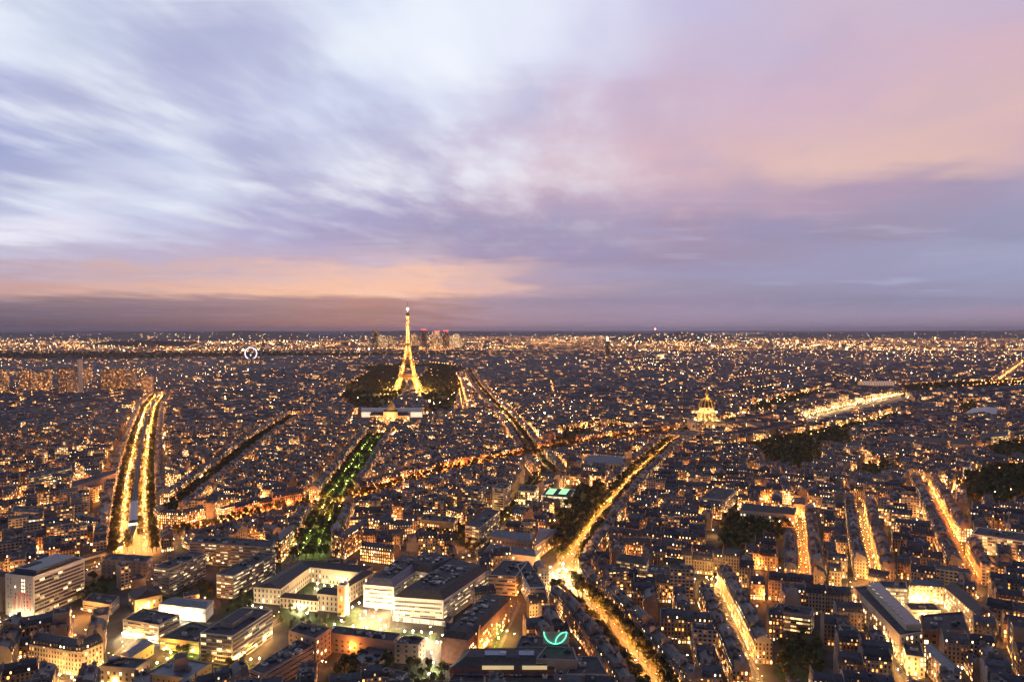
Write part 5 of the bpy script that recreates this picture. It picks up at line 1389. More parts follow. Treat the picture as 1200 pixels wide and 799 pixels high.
# --- financial district skyline: (px x0, x1, top y, crown colour, lit)
RB = lamp_mat('red_rooftop_lights', (1.0, .06, .12), 3.0, 'NONE')
TOWM = facade_mat('tower_glass', [(0.06, 0.07, 0.09), (0.12, 0.13, 0.15), (0.2, 0.19, 0.18)], 7, 7, .8, .7, estr=3.6, floorline=0, shop=False, warm=.4)
Yd = 8300.0
sky_t = [(437, 442.5, 386.5, 0, .35, 'tallest slim dark tower with a bright tip at the left end'), (443, 448, 392, 0, .8, 'pale lit block beside the tallest slim tower'), (449, 453, 397, 0, .9, 'short bright block in the left cluster'), (454, 459, 393.5, 0, .6, 'mid-height tower left of the lattice tower'), (460, 465, 399, 0, .7, 'low wide tower just left of the lattice tower'),
 (481.5, 488, 391.5, 0, .7, 'lit tower just right of the lattice tower'), (489, 494, 396, 0, .5, 'dim block between two lit towers'), (493, 500, 386.5, 1, .25, 'dark tower with red crown, first of the red-topped ones'), (503.5, 508, 391, 0, .7, 'slim lit tower between the red-topped ones'), (508, 516, 388.5, 1, .75, 'broad lit tower with red crown, second of the red-topped ones'),
 (519, 526, 388, 1, .3, 'dark tower with red crown, third of the red-topped ones'), (527, 531, 393, 0, .95, 'bright slab near the right end'), (531.5, 538, 391, 0, 1.2, 'brightest yellow tower at the right end'), (539, 543, 397, 0, .8, 'short lit tower closing the right end')]
for i, (x0, x1, ty, red, lit, lab) in enumerate(sky_t):
    Yt = Yd + hr.uniform(-300, 300); h = CAMZ + (HOR - ty) / F * Yt; w = (x1 - x0) / F * Yt; cx = ((x0 + x1) / 2 - 600) / F * Yt
    t = thing('office_tower', (cx, Yt, 0), 'skyline ' + lab, 'skyscraper', 'office towers of the far skyline'); o = (cx, Yt, 0.0)
    m = MB(); m.box((cx, Yt, 0), w, w * .8, h * .93, hr.uniform(-.2, .2), TOWM, (lit, hr.random(), hr.random(), 1)); m.box((cx, Yt, h * .93), w * .75, w * .6, h * .07, 0, TOWM, (lit, hr.random(), hr.random(), 1)); m.build('shaft', t, o)
    if red: m = MB(); m.box((cx, Yt, h), w * .8, w * .5, 9, 0, RB); m.build('red_crown', t, o)
    if i in (0, 13, 7): m = MB(); m.tube((cx, Yt, h), (cx, Yt, h + 22), 1.5, .6, METAL, 5); m.build('mast', t, o)
# far slab tower and the riverside towers
Yt = 5600.0; h = CAMZ + (HOR - 399) / F * Yt; cx = (712 - 600) / F * Yt
t = thing('slab_tower', (cx, Yt, 0), 'lone dark slab tower standing above the far roofs', 'skyscraper'); m = MB(); m.box((cx, Yt, 0), 30, 22, h, .3, TOWM, (.3, .5, .4, 1)); m.build('shaft', t, (cx, Yt, 0)); m = MB(); m.octa((cx, Yt, h + 6), 10, FARM_W := lamp_mat('rooftop_floodlight', (1, .75, .4), 12, 'NONE')); m.build('rooftop_light', t, (cx, Yt, 0))
riv = [(-3, 8, 433, 466), (24, 37, 434, 462), (41, 50, 436, 463), (52, 59, 433, 464), (70, 80, 431, 465), (81, 92, 432, 466), (92.2, 94.5, 421, 466), (98, 106, 430, 455), (119.5, 132, 433, 463), (133, 145, 432, 462), (147, 158, 434, 462), (166, 178, 441, 464)]
for i, (x0, x1, ty, by) in enumerate(riv):
    Yt = F * CAMZ / (by - HOR); h = CAMZ - (ty - HOR) / F * Yt; w = (x1 - x0) / F * Yt; cx = ((x0 + x1) / 2 - 600) / F * Yt
    lab = 'thin pale chimney-like tower under the white floodlights' if i == 6 else f"riverside tower block full of lit windows, {ordinal(i + 1)} from the left edge of the photo"
    t = thing('residential_tower', (cx, Yt, 0), lab, 'tower block', 'riverside tower blocks'); o = (cx, Yt, 0.0); keep([(cx - w / 2, Yt - 10), (cx + w / 2, Yt - 10), (cx + w / 2, Yt + 20), (cx - w / 2, Yt + 20)])
    m = MB(); m.box((cx, Yt, 0), w, 18, h, hr.uniform(-.1, .1), CONCRETE if i != 6 else WHITEW, (hr.uniform(.28, .5), hr.random() * .7, hr.random(), 1), FLATR); m.build('shaft', t, o)
    m = MB(); m.box((cx, Yt, h), w * .4, 8, 4, 0, CONCW); m.build('roof_housing', t, o)
# far floodlight masts
FL = [(32, 427.5, (1, .42, .06), 11, 'orange'), (82, 424, (.85, 1, .75), 9, 'greenish white'), (91, 423, (1, .85, .6), 9, 'warm white, right one of a pair'), (222, 397, (.8, 1, .65), 40, 'greenish, far beyond the wood'), (214, 397.5, (.9, 1, .7), 24, 'pale, left of the greenish one'), (285, 411, (1, .9, .45), 34, 'yellowish, beside the wheel'), (342, 418.5, (.75, 1, .7), 17, 'green-white below the wood edge'), (145, 411.5, (1, .6, .25), 28, 'golden, behind the dark wood'),
      (529, 418, (.95, 1, .5), 18, 'yellow-green, left one of a twin pair'), (535, 418, (.95, 1, .5), 18, 'yellow-green, right one of a twin pair'), (565, 417.5, (.8, 1, .8), 10, 'pale, near the twin pair'), (577, 417, (.9, 1, .7), 12, 'pale green, right of the twin pair'), (810, 421, (1, .82, .9), 20, 'pinkish white beyond the dome'), (746, 413, (.8, 1, .7), 15, 'greenish, left of the arch'), (761, 413.5, (.85, 1, .8), 15, 'cool white, above the arch'),
      (993, 409, (1, .62, .2), 40, 'biggest golden one on the right plain'), (1025, 409, (1, .6, .2), 28, 'golden, right of the biggest'), (712, 396, (1, .8, .4), 34, 'yellow, over the slab tower'), (1034, 396, (1, .75, .3), 34, 'amber, on the far right plain'), (1096, 396, (1, .6, .2), 38, 'orange yellow, near the right hills'), (768, 385.5, (1, .25, .12), 40, 'red, on top of the long hill'), (420, 409.5, (.9, 1, .5), 22, 'lime, left of the skyline towers'), (432, 409, (1, .95, .6), 20, 'cream, left of the skyline towers'),
      (14, 399, (.9, 1, .6), 30, 'green-yellow at the far left'), (476, 410, (1, .9, .5), 16, 'yellow, just behind the lattice tower'), (503, 474, (1, .5, .12), 9, 'orange, beside the dark gardens'), (572, 489.5, (1, .75, .35), 9, 'bright star at the crossing')]
for i, (px_, py_, col, rad, lab) in enumerate(FL):
    by = max(py_ + 1.2, 388.6); Yt = min(F * CAMZ / (by - HOR), 17000); z = max(14, CAMZ - (py_ - HOR) / F * Yt); cx = (px_ - 600) / F * Yt; rad *= .42
    t = thing('floodlight_mast', (cx, Yt, 0), f'distant floodlight glowing {lab}', 'floodlight', 'distant floodlights'); o = (cx, Yt, 0.0)
    m = MB(); m.tube((cx, Yt, 0), (cx, Yt, z), .8, .5, METAL, 5); m.build('mast', t, o)
    m = MB(); m.octa((cx, Yt, z), rad, lamp_mat('floodlight_head', col, 30, 'NONE')); m.build('lamp_head', t, o)

# --- elevated metro: deck on columns, tracks, glass-roofed station
def deck_path():
    s = STREET['viaduct_avenue']; pts = [P(x, y, 7).to_2d() for x, y in ((60, 665), (95, 655), (122, 647), (140, 640), (150, 632), (155, 620), (156, 606), (157.5, 585), (160, 556), (165, 520), (172, 490), (181, 470))]
    return pts
dp = deck_path(); c0 = P(157, 600, 0); o = tuple(c0)
t = thing('metro_viaduct', c0, 'elevated metro viaduct with station curving down from the double avenue', 'viaduct')
m = MB(); strip(m, dp, 4.2, 7.2, ASPH); 
for off in (-4.2, 4.2):
    for a, b in zip(dp[:-1], dp[1:]):
        d = (b - a).normalized(); n = Vector((d.y, -d.x)) * off; A, B = a + n, b + n
        for sgn in (1, -1):
            pts = [(A.x, A.y, 5.8), (B.x, B.y, 5.8), (B.x, B.y, 8.3), (A.x, A.y, 8.3)]; m.face(pts if sgn > 0 else pts[::-1], CREAMW)
            break
m.build('deck', t, o)
m = MB()
for off in (-2.6, -1.2, 1.2, 2.6): strip(m, dp, .09, 7.32, CREAMW if False else FRAMEM, off)
m.build('rails', t, o)
acc = 0; nco = 0
for a, b in zip(dp[:-1], dp[1:]):
    L = (b - a).length; d = (b - a) / L; n = Vector((d.y, -d.x)); x = 0
    while x < L and nco < 90:
        p = a + d * x
        for off in (-3.2, 3.2):
            m = MB(); q_ = p + n * off; m.tube((q_.x, q_.y, 0), (q_.x, q_.y, 5.9), .5, .4, STONEW, 7); m.build('column', t, o); nco += 1
        x += 22
a, b = P(156, 613, 9).to_2d(), P(157.2, 590, 9).to_2d(); d = (b - a).normalized(); n = Vector((d.y, -d.x))
m = MB(); SG = simple('station_roof_glass', (0.16, 0.18, 0.20), .35, noise=.1)
for i in range(6):
    a0, a1 = math.pi * i / 6, math.pi * (i + 1) / 6
    o0, z0, o1, z1 = -5 * math.cos(a0), 10.5 + 2.4 * math.sin(a0), -5 * math.cos(a1), 10.5 + 2.4 * math.sin(a1)
    A, B, C, D = a + n * o0, b + n * o0, b + n * o1, a + n * o1
    m.face([(A.x, A.y, z0), (B.x, B.y, z0), (C.x, C.y, z1), (D.x, D.y, z1)], SG)
for s_ in (-5, 5):
    A, B = a + n * s_, b + n * s_; m.face([(A.x, A.y, 5.5), (B.x, B.y, 5.5), (B.x, B.y, 10.6), (A.x, A.y, 10.6)], CREAMW)
m.build('station_roof', t, o)
m = MB(); A, B = a - n * 5 - d * 1.0, a + n * 5 - d * 1.0; m.face([(A.x, A.y, 6.5), (B.x, B.y, 6.5), (B.x, B.y, 9.6), (A.x, A.y, 9.6)], WARMGLASS); m.build('station_front', t, o)
for k in range(-2, 3): point(t, (a.x + n.x * k * 3 - o[0], a.y - 4 - o[1], 9.5), 900, (.7, 1, .8), .4)
# ------------------------------------------------------------------ the packed city blocks
DIST = [ # (px, py), azimuth of its streets, block across, block along, phrase
 ((40, 770), 62, 70, 42, 'below the white slab'),
 ((60, 640), -35, 80, 44, 'near the metro curve'),
 ((60, 560), -27, 90, 46, 'outside the double avenue'),
 ((260, 560), 30, 90, 44, 'beyond the orange-lit avenue'),
 ((250, 640), 41, 70, 46, 'behind the hospital slabs'),
 ((330, 620), -10, 60, 44, 'by the near green mall'),
 ((430, 620), -8, 62, 46, 'right of the green mall'),
 ((540, 590), 41, 80, 44, 'around the modern towers'),
 ((560, 560), 41, 90, 44, 'beyond the modern towers'),
 ((560, 730), -14, 46, 60, 'behind the glass-roofed hall'),
 ((620, 715), -12, 60, 42, 'between boulevard and hospital'),
 ((760, 650), 17, 120, 36, 'in the parallel roof rows'),
 ((800, 760), 8, 62, 40, 'between boulevard and yellow street'),
 ((930, 760), 11, 74, 44, 'right of the yellow street'),
 ((900, 660), 18, 80, 42, 'around the first blazing street'),
 ((1000, 620), 24, 84, 44, 'between the orange streets'),
 ((1090, 640), 25, 84, 44, 'beyond the gold-lit courtyard'),
 ((1180, 740), 28, 80, 44, 'past the brick store'),
 ((1180, 650), 28, 90, 46, 'past the long orange street'),
 ((1120, 790), 18, 60, 40, 'below the brick store'),
 ((1000, 545), 60, 90, 46, 'around the far gardens'),
 ((760, 570), 17, 90, 44, 'beside the church'),
]
dpos = [P(*d[0]).to_2d() for d in DIST]
dang = [d[1] for d in DIST]; dba = [d[2] for d in DIST]; dbl = [d[3] for d in DIST]; dname = [d[4] for d in DIST]
rr = random.Random(3)
Y = 1500
while Y < 7000:
    step = 420 if Y < 3000 else 800
    x = -0.85 * Y
    while x < 0.85 * Y:
        dpos.append(Vector((x + rr.uniform(-.3, .3) * step, Y + rr.uniform(-.3, .3) * step)))
        dang.append(rr.uniform(-45, 45)); dba.append(rr.uniform(70, 110)); dbl.append(rr.uniform(40, 52)); dname.append('far')
        x += step
    Y += step
DP = np.array([(p.x, p.y) for p in dpos])

def quads_for(di, ymax):
    """all parcels of one district's lattice: array (N,4,2), front edge 0-1 faces a street"""
    c = DP[di]; a = R(dang[di])
    al = np.array([math.sin(a), math.cos(a)]); ac = np.array([math.cos(a), -math.sin(a)])
    others = np.delete(DP, di, 0)
    near = np.sort(np.linalg.norm(others - c, axis=1))[:6]
    rad = min(900, near[-1] * 0.95 + 120)
    st = 12.0
    r = random.Random(di * 31 + 5)
    W, L = dba[di], dbl[di]
    fs = 1.0 if c[1] < 2300 else (1.5 if c[1] < 3600 else 2.0)
    W *= fs ** .6; L *= fs ** .3
    q = []; info = []; lampp = []
    ni = int(rad / (W + st)) + 1; nj = int(rad / (L + st)) + 1
    for i in range(-ni, ni + 1):
        for j in range(-nj, nj + 1):
            if fs > 1 and not (-.85 * c[1] - 900 < c[0] < .85 * c[1] + 900): continue
            o = c + ac * i * (W + st) + al * j * (L + st) + ac * (r.uniform(-8, 8) + (W * .5 if j % 2 else 0))
            if o[1] < 330 or abs(o[0]) > 0.85 * o[1] + 130: continue
            dep = (11.5 if L > 38 else 11) * fs ** .3
            # two long rows facing the cross streets + end rows
            for side in (-1, 1):
                x = -W / 2
                while x < W / 2 - 5:
                    w = r.uniform(10, 21) * fs
                    if W / 2 - (x + w) < 8: w = W / 2 - x
                    y0 = side * L / 2; y1 = side * (L / 2 - dep - r.uniform(-1, 1))
                    p0, p1 = (x, y0), (x + w, y0)
                    p2, p3 = (x + w, y1), (x, y1)
                    qq = [p0, p1, p2, p3] if side < 0 else [p1, p0, p3, p2]
                    ends = ((x == -W / 2), (x + w >= W / 2 - .1))
                    if side > 0: ends = ends[::-1]
                    q.append([o + ac * u + al * v for u, v in qq]); info.append((ends, j, i))
                    x += w
            inner = L - 2 * dep
            if inner > 12:
                for side in (-1, 1):
                    y = -inner / 2
                    while y < inner / 2 - 4:
                        w = r.uniform(9, 16) * fs
                        if inner / 2 - (y + w) < 7: w = inner / 2 - y
                        x0 = side * W / 2; x1 = side * (W / 2 - dep)
                        qq = [(x0, y + w), (x0, y), (x1, y), (x1, y + w)] if side < 0 else [(x0, y), (x0, y + w), (x1, y + w), (x1, y)]
                        q.append([o + ac * u + al * v for u, v in qq]); info.append(((False, False), j, i))
                        y += w
                # courtyard wings
                for k in range(r.choice((1, 2, 2, 3))):
                    cx = r.uniform(-W / 2 + dep + 5, W / 2 - dep - 5); w = r.uniform(6, 10)
                    q.append([o + ac * u + al * v for u, v in [(cx, inner / 2 - .3), (cx, -inner / 2 + .3 + r.choice((0, inner * .4))), (cx + w, -inner / 2 + .3), (cx + w, inner / 2 - .3)]]); info.append((None, j, i))
            for k in range(int((2 * W + 2 * L) / 34)):
                s_ = k * 34 + r.uniform(-4, 4)
                per = [(W + 3, ac, al, -1), (L + 3, al, ac, 1), (W + 3, -ac, al, 1), (L + 3, -al, ac, -1)]
                for ln, d1, d2, sg in per:
                    if s_ < ln:
                        wd = (L if d1 is ac or np.allclose(d1, -ac) else W) / 2 + 3
                        lampp.append(o + d1 * (s_ - ln / 2) + d2 * sg * wd); break
                    s_ -= ln
    return np.array(q).reshape(-1, 4, 2), info, np.array(lampp).reshape(-1, 2)

allq, allinfo, alld, alll = [], [], [], []
for di in range(len(DP)):
    q, inf, lp = quads_for(di, 0)
    if not len(q): continue
    cc = q.mean(1)
    d2 = ((cc[:, None, :] - DP[None]) ** 2).sum(2)
    own = d2.argmin(1) == di
    v = own & (np.abs(cc[:, 0]) < 0.79 * cc[:, 1] + 40) & (cc[:, 1] > 400) & (cc[:, 1] < 6900)
    allq.append(q[v]); allinfo += [inf[k] for k in np.nonzero(v)[0]]; alld += [di] * int(v.sum())
    if len(lp):
        dl = ((lp[:, None, :] - DP[None]) ** 2).sum(2).argmin(1) == di
        alll.append(lp[dl & (lp[:, 1] < 4200) & (np.abs(lp[:, 0]) < 0.78 * lp[:, 1] + 20) & (lp[:, 1] > 400)])
Q = np.concatenate(allq); D_ = np.array(alld); LP = np.concatenate(alll)

def clear_of(pts, extra, lined_extra, heroes=True):
    ok = np.ones(len(pts), bool)
    for s in STREETS:
        m = s.hw + (lined_extra if s.lined else extra)
        for a, b, *_ in s.seg:
            ok &= seg_dist(pts, (a.x, a.y), (b.x, b.y)) > m
    for k, (pp, sp, h) in PARKP.items():
        ok &= ~in_poly(pts, pp)
    if heroes:
        nr = pts[:, 1] < 7000
        for hp in HEROES:
            ys_ = [v[1] for v in hp]; xs_ = [v[0] for v in hp]
            sel = (pts[:, 1] > min(ys_)) & (pts[:, 1] < max(ys_)) & (pts[:, 0] > min(xs_)) & (pts[:, 0] < max(xs_))
            ii = np.nonzero(sel)[0]
            if len(ii): ok[ii] &= ~in_poly(pts[ii], hp)
    return ok
def grow(poly, g):
    c = np.mean(np.array(poly), 0)
    out = []
    for p in poly:
        d = np.array(p) - c; L = np.linalg.norm(d)
        out.append(tuple(c + d * (L + g) / L))
    return out
HEROES = [grow(h, 3.0) for h in HEROES]
HC = [tuple(np.mean(np.array(h), 0)) for h in HEROES]
ok = np.ones(len(Q), bool)
cQ = Q.mean(1)
tests = [cQ] + [Q[:, k] for k in range(4)] + [(Q[:, k] + Q[:, (k + 1) % 4]) / 2 for k in range(4)]
for tp in tests:
    ok &= clear_of(tp, 1.0, 13.0)
hv = np.array([p for h in HEROES for p in h] + [tuple(np.mean(np.array(h), 0)) for h in HEROES])
near_k = np.nonzero(ok & (cQ[:, 1] < 3000))[0]
dmin = np.full(len(near_k), 1e9)
for hvp in hv: dmin = np.minimum(dmin, np.hypot(cQ[near_k, 0] - hvp[0], cQ[near_k, 1] - hvp[1]))
for k in near_k[dmin < 25]:
    sel = hv[(np.abs(hv - cQ[k]) < 26).all(1)]
    if len(sel) and in_poly(sel, Q[k]).any(): ok[k] = False
PAR = [dict(q=Q[k], ends=allinfo[k][0], di=int(D_[k]), street=None) for k in np.nonzero(ok)[0]]

# rows that line the named streets
lined = []
for s in STREETS:
    if not s.lined: continue
    r = random.Random(hash(len(s.phrase)) + 11)
    for side in (-1, 1):
        t = 1.0; nn = 0
        while t < s.L - 6:
            w = r.uniform(12, 22)
            p0, d0, n0 = s.at(t, side * (s.hw + 0.4)); p1, d1, n1 = s.at(min(t + w, s.L), side * (s.hw + 0.4))
            p0b, _, _ = s.at(t, side * (s.hw + 12)); p1b, _, _ = s.at(min(t + w, s.L), side * (s.hw + 12))
            t += w
            if (p1 - p0).length < 6: continue
            q = [p0, p1, p1b, p0b] if side < 0 else [p1, p0, p0b, p1b]
            if (q[1] - q[0]).cross(q[2] - q[1]) < 0: q = [q[1], q[0], q[3], q[2]]
            # outward front edge is 0-1
            qa = np.array([(v.x, v.y) for v in q])
            c = qa.mean(0)
            if c[1] < 405 or abs(c[0]) > .8 * c[1] + 60: continue
            pts = np.array([c, *qa, (qa[0] + qa[1]) / 2, (qa[2] + qa[3]) / 2])
            good = True
            for s2 in STREETS:
                if s2 is s: continue
                for a, b, *_ in s2.seg:
                    if min(a.x, b.x) - 60 > c[0] or max(a.x, b.x) + 60 < c[0] or min(a.y, b.y) - 60 > c[1] or max(a.y, b.y) + 60 < c[1]: continue
                    if seg_dist(pts, (a.x, a.y), (b.x, b.y)).min() < s2.hw + .3: good = False
            for k, (pp, sp_, h_) in PARKP.items():
                if in_poly(pts, pp).any(): good = False
            for hp, (hx, hy) in zip(HEROES, HC):
                if abs(hx - c[0]) < 260 and abs(hy - c[1]) < 260 and in_poly(pts, hp).any(): good = False
            near = hv[np.abs(hv[:, 1] - c[1]) < 40]
            if len(near) and in_poly(near, qa).any(): good = False
            if not good or (c[1] > 1500 and r.random() < .12): continue
            lined.append(dict(q=qa, ends=(False, False), di=-1, street=s, side=side, t=t))
lined.sort(key=lambda p: (p['street'].key, p['side'], p['t']))
for i, p in enumerate(lined):
    def nb(j): return 0 <= j < len(lined) and lined[j]['street'] is p['street'] and lined[j]['side'] == p['side'] and np.hypot(*(lined[j]['q'].mean(0) - p['q'].mean(0))) < 26
    if not nb(i - 1) or not nb(i + 1): p['ends'] = (True, True)
PAR = lined + PAR
# drop what would stand inside another building
cell = {}
keepers = []
for p in PAR:
    c = p['q'].mean(0); p['c'] = c
    key = (int(c[0] // 12), int(c[1] // 12)); bad = False
    for i in (-1, 0, 1):
        for j in (-1, 0, 1):
            for c2, d2_ in cell.get((key[0] + i, key[1] + j), ()):
                if (d2_ != (p['di'], p.get('side'))) and np.hypot(*(c - c2)) < 10.5: bad = True
                elif np.hypot(*(c - c2)) < 4.5: bad = True
    if bad: continue
    cell.setdefault(key, []).append((c, (p['di'], p.get('side'))))
    keepers.append(p)
PAR = keepers

r = random.Random(99)
PAR = [p for p in PAR if not (any(in_poly(np.array([p['c']]), cp)[0] for cp in CAMPUS) and r.random() < .5)]
LH = np.array([(l[0], l[1]) for l in LAMPS_H])
PAR = [p for p in PAR if p['c'][1] > 760 or p['street'] is not None or not any(in_poly(np.array([p['c']]), cp)[0] for cp in CAMPUS) or np.hypot(LH[:, 0] - p['c'][0], LH[:, 1] - p['c'][1]).min() > 17]
for p in PAR:
    c = p['c']; p['seed'] = r.random(); p['tone'] = r.random() * .95; p['rtone'] = r.random()
    p['modern'] = r.random() < (.07 if p['street'] is None else .04)
    if c[0] < -.45 * c[1] and c[1] < 1500: p['modern'] = r.random() < .3
    if p['ends'] is None: p['h'] = r.uniform(8, 16)
    else: p['h'] = r.uniform(17.5, 22.5) if not p['modern'] else r.uniform(18, 30)
    if p['street'] is not None:
        p['h'] = 19 + r.uniform(-2.8, 2.4); p['rtone'] *= .5
        if p['street'].key == 'cross': p['tone'] = .75 + .25 * r.random()
    if any(in_poly(np.array([c]), cp)[0] for cp in CAMPUS): p['h'] = r.uniform(4.5, 10.5); p['modern'] = True; p['campus'] = True
    # the near side of the orange avenue is low, so its far facades show
    cs = STREET['cross']
    for a_, b_, d_, n_, L_, acc_ in cs.seg:
        rel = Vector((float(c[0]), float(c[1]))) - a_
        tt = rel.dot(d_); oo = rel.dot(n_)
        if -10 < tt < L_ + 10 and 0 < oo < cs.hw + (48 if c[1] < 1300 else 70): p['h'] = min(p['h'], r.uniform(7.5, 10)); p['modern'] = False
    p['lit'] = (r.uniform(.12, .5) if r.random() < .8 else r.uniform(.45, .85)) * (.72 if c[1] < 750 else (1.0 if c[1] < 1500 else 1.25))
# the ones that show largest become things of their own
def fits(p):
    c = p['c']; return abs(c[0]) < .757 * c[1] + 8 and c[1] > 425
cand = sorted([p for p in PAR if fits(p) and p['ends'] is not None], key=lambda p: np.hypot(*p['c']))
N_IND = 300
ind = cand[:N_IND]; ids = set(id(p) for p in ind)
W_, Rf = MB(), MB()
tone_word = lambda p: ('tan stone', 'cream stone', 'pale stone', 'buff stone', 'reddish stone')[min(4, int(p['tone'] * 5))]
roof_word = lambda p: ('dark slate', 'blue-grey zinc', 'grey zinc', 'pale zinc')[min(3, int(p['rtone'] * 4))]
# label groups: by street side, else by district and row
groups = {}
for p in ind:
    px = 600 + F * p['c'][0] / p['c'][1]; py = HOR + F * CAMZ / p['c'][1]
    p['px'], p['py'] = px, py
    if p['street'] is not None: k = ('S', p['street'].phrase, 'left' if (p['q'].mean(0)[0] - P(0, py).x * 0 < 0) and False else ('left' if p['side'] < 0 else 'right'))
    else: k = ('D', dname[p['di']] if dname[p['di']] != 'far' else 'among the far roofs', int((799 - py) // 18))
    groups.setdefault(k, []).append(p)
rows_of = {}
for k in groups:
    if k[0] == 'D': rows_of.setdefault(k[1], []).append(k[2])
for k, L in groups.items():
    if k[0] == 'S':
        L.sort(key=lambda p: -p['py'])
        for i, p in enumerate(L):
            p['label'] = f"{tone_word(p)} block, {ordinal(i + 1)} up on the {k[2]} of {k[1]}"
    else:
        L.sort(key=lambda p: p['px'])
        row = sorted(set(rows_of[k[1]])).index(k[2]) + 1
        for i, p in enumerate(L):
            p['label'] = f"{tone_word(p)} block {k[1]}, row {ordinal(row)} up, {ordinal(i + 1)} from left"
for n_, p in enumerate(ind):
    r = random.Random(n_ + 1000)
    o = (float(p['c'][0]), float(p['c'][1]), 0.0)
    name = 'office_block' if p['modern'] else 'apartment_block'
    lab = p['label']
    
    if p['modern']: lab = lab.replace(' block', ' flat-roofed block', 1)
    t = thing(name, o, lab, 'apartment building', 'apartment blocks packed along the streets')
    w1, r1, ds, cs = MB(), MB(), [], []
    mansard(p, w1, r1, 2, ds if n_ < 130 else None, cs, r)
    w1.build('wall', t, o); rf = r1.build('roof', t, o)
    for d in ds: d.build('dormer', rf, o)
    for c in cs: c.build('chimney', rf, o)
r = random.Random(5)
nst = 0
for p in PAR:
    if id(p) in ids: continue
    if p['c'][1] < 1500: mansard(p, W_, W_, 1, None, None, r)
    else: mansard(p, W_, W_, 0, None, None, r)
    nst += 1
print('parcels', len(PAR), 'individual', len(ind))

# the plain beyond: big simple blocks out to the horizon
r = random.Random(21)
def in_any_park(x, y):
    a = np.array([[x, y]])
    return any(in_poly(a, PARKP[k][0])[0] for k in ('bois', 'bois_hill'))
cnt = 0
Yf = 6900.0
while Yf < 21000:
    dY = 55 + Yf * 0.012
    x = -0.8 * Yf
    while x < 0.8 * Yf:
        w = r.uniform(25, 80) * (1 + Yf / 16000)
        yy = Yf + r.uniform(-.4, .4) * dY
        if r.random() < .62 and not in_any_park(x, yy):
            hgt = r.uniform(9, 24) if r.random() < .93 else r.uniform(28, 60)
            an = r.uniform(-.5, .5); d = r.uniform(14, 30)
            W_.box((x, yy, 0), w * .7, d, hgt, an, CONCRETE, (r.random() ** 1.6 * .8, r.random(), r.random(), 1), FLATR)
            cnt += 1
        x += w * 1.15
    Yf += dY
print('far boxes', cnt)
tag(W_.build('city_blocks'), kind='stuff')

# ------------------------------------------------------------------ street lights
LM = {}
def lampm(col, st):
    k = (col, st)
    if k not in LM: LM[k] = lamp_mat('lamp_glow', col, st)
    return LM[k]
IRON = METAL
def lamp_meshes():
    b = MB(); b.tube((0, 0, 0), (0, 0, 7.2), .11, .07, IRON, 6); b.lathe((0, 0, 0), [(.22, 0), (.22, .5), (.1, .8)], IRON, 6)
    b.tube((0, 0, 7.2), (1.1, 0, 7.6), .06, .05, IRON, 5)
    b.lathe((1.1, 0, 7.45), [(.0, .35), (.34, .12), (.36, .02)], IRON, 6)
    return b.mesh('lamp_post')
POST = lamp_meshes()
HEADS = {}
def head_mesh(col, st):
    k = (col, st)
    if k not in HEADS:
        b = MB(); b.octa((1.1, 0, 7.3), .30, lampm(col, st)); HEADS[k] = b.mesh('lamp_head')
    return HEADS[k]
def lamp_light(c, col, watts, z=6.6, rad=.5):
    k = (col, round(watts, -2))
    if k not in LDATA:
        d = bpy.data.lights.new('street_light', 'POINT'); d.energy = watts; d.color = col; d.shadow_soft_size = rad; d.cycles.use_multiple_importance_sampling = False; LDATA[k] = d
    return LDATA[k]
LDATA = {}
BASE_W = 5200.0
lam = []
for s in STREETS:
    for side in (-1, 1):
        t = s.sp * (.3 if side < 0 else .75)
        while t < s.L:
            c, d, n = s.at(t, side * s.lampoff)
            if c.y > 400 and abs(c.x) < .78 * c.y + 10:
                lam.append((c, math.atan2(-side * n.y, -side * n.x), s, side, t))
            t += s.sp
print('street lamps', len(lam))
lam.sort(key=lambda a: a[0].y)
own = {}
stuffl = MB(); stuffL = []
LAMPS_IND = 290
rl = random.Random(17)
for i, (c, a, s, side, t) in enumerate(lam):
    jt = 4.5 if 'mall' in s.key else (2.0 if s.key == 'viaduct_avenue' else .8)
    c = c + Vector((rl.uniform(-jt, jt), rl.uniform(-4, 4)))
    lvl = s.power * rl.choice((.6, .8, 1.0, 1.2, 1.5))
    if i < LAMPS_IND:
        own.setdefault((s.key, side), []).append((c, a, s, side, lvl))
    else:
        stuffl.octa((c.x, c.y, 7.6), .38 if c.y < 2200 else .6, lampm(s.lamp, 40.0))
        stuffl.tube((c.x, c.y, 0), (c.x, c.y, 7.3), .12, .1, IRON, 4, cap=False)
        stuffL.append((c, s.lamp, round(lvl * 1.3, 1)))
colw = {WARM: 'amber', ORANGE: 'orange', YELLOW: 'yellow', WHITE: 'white', GREENL: 'greenish'}
for kk, L in own.items():
    L.sort(key=lambda e: e[0].y)
    for i, (c, a, s, side, lvl) in enumerate(L):
        t = thing('street_lamp', (c.x, c.y, 0.1), f"{colw.get(s.lamp, 'amber')} street lamp, {ordinal(i + 1)} from the near end, {'left' if side < 0 else 'right'} of {s.phrase}", 'street lamp', 'street lamps along the lit streets')
        t.rotation_euler = (0, 0, a)
        link_copy(POST, 'post', (0, 0, 0), 0, t); link_copy(head_mesh(s.lamp, 45.0), 'lamp_head', (0, 0, 0), 0, t)
        link_copy(lamp_light(c, s.lamp, BASE_W * lvl), 'lamp_light', (1.1, 0, 6.7), 0, t)

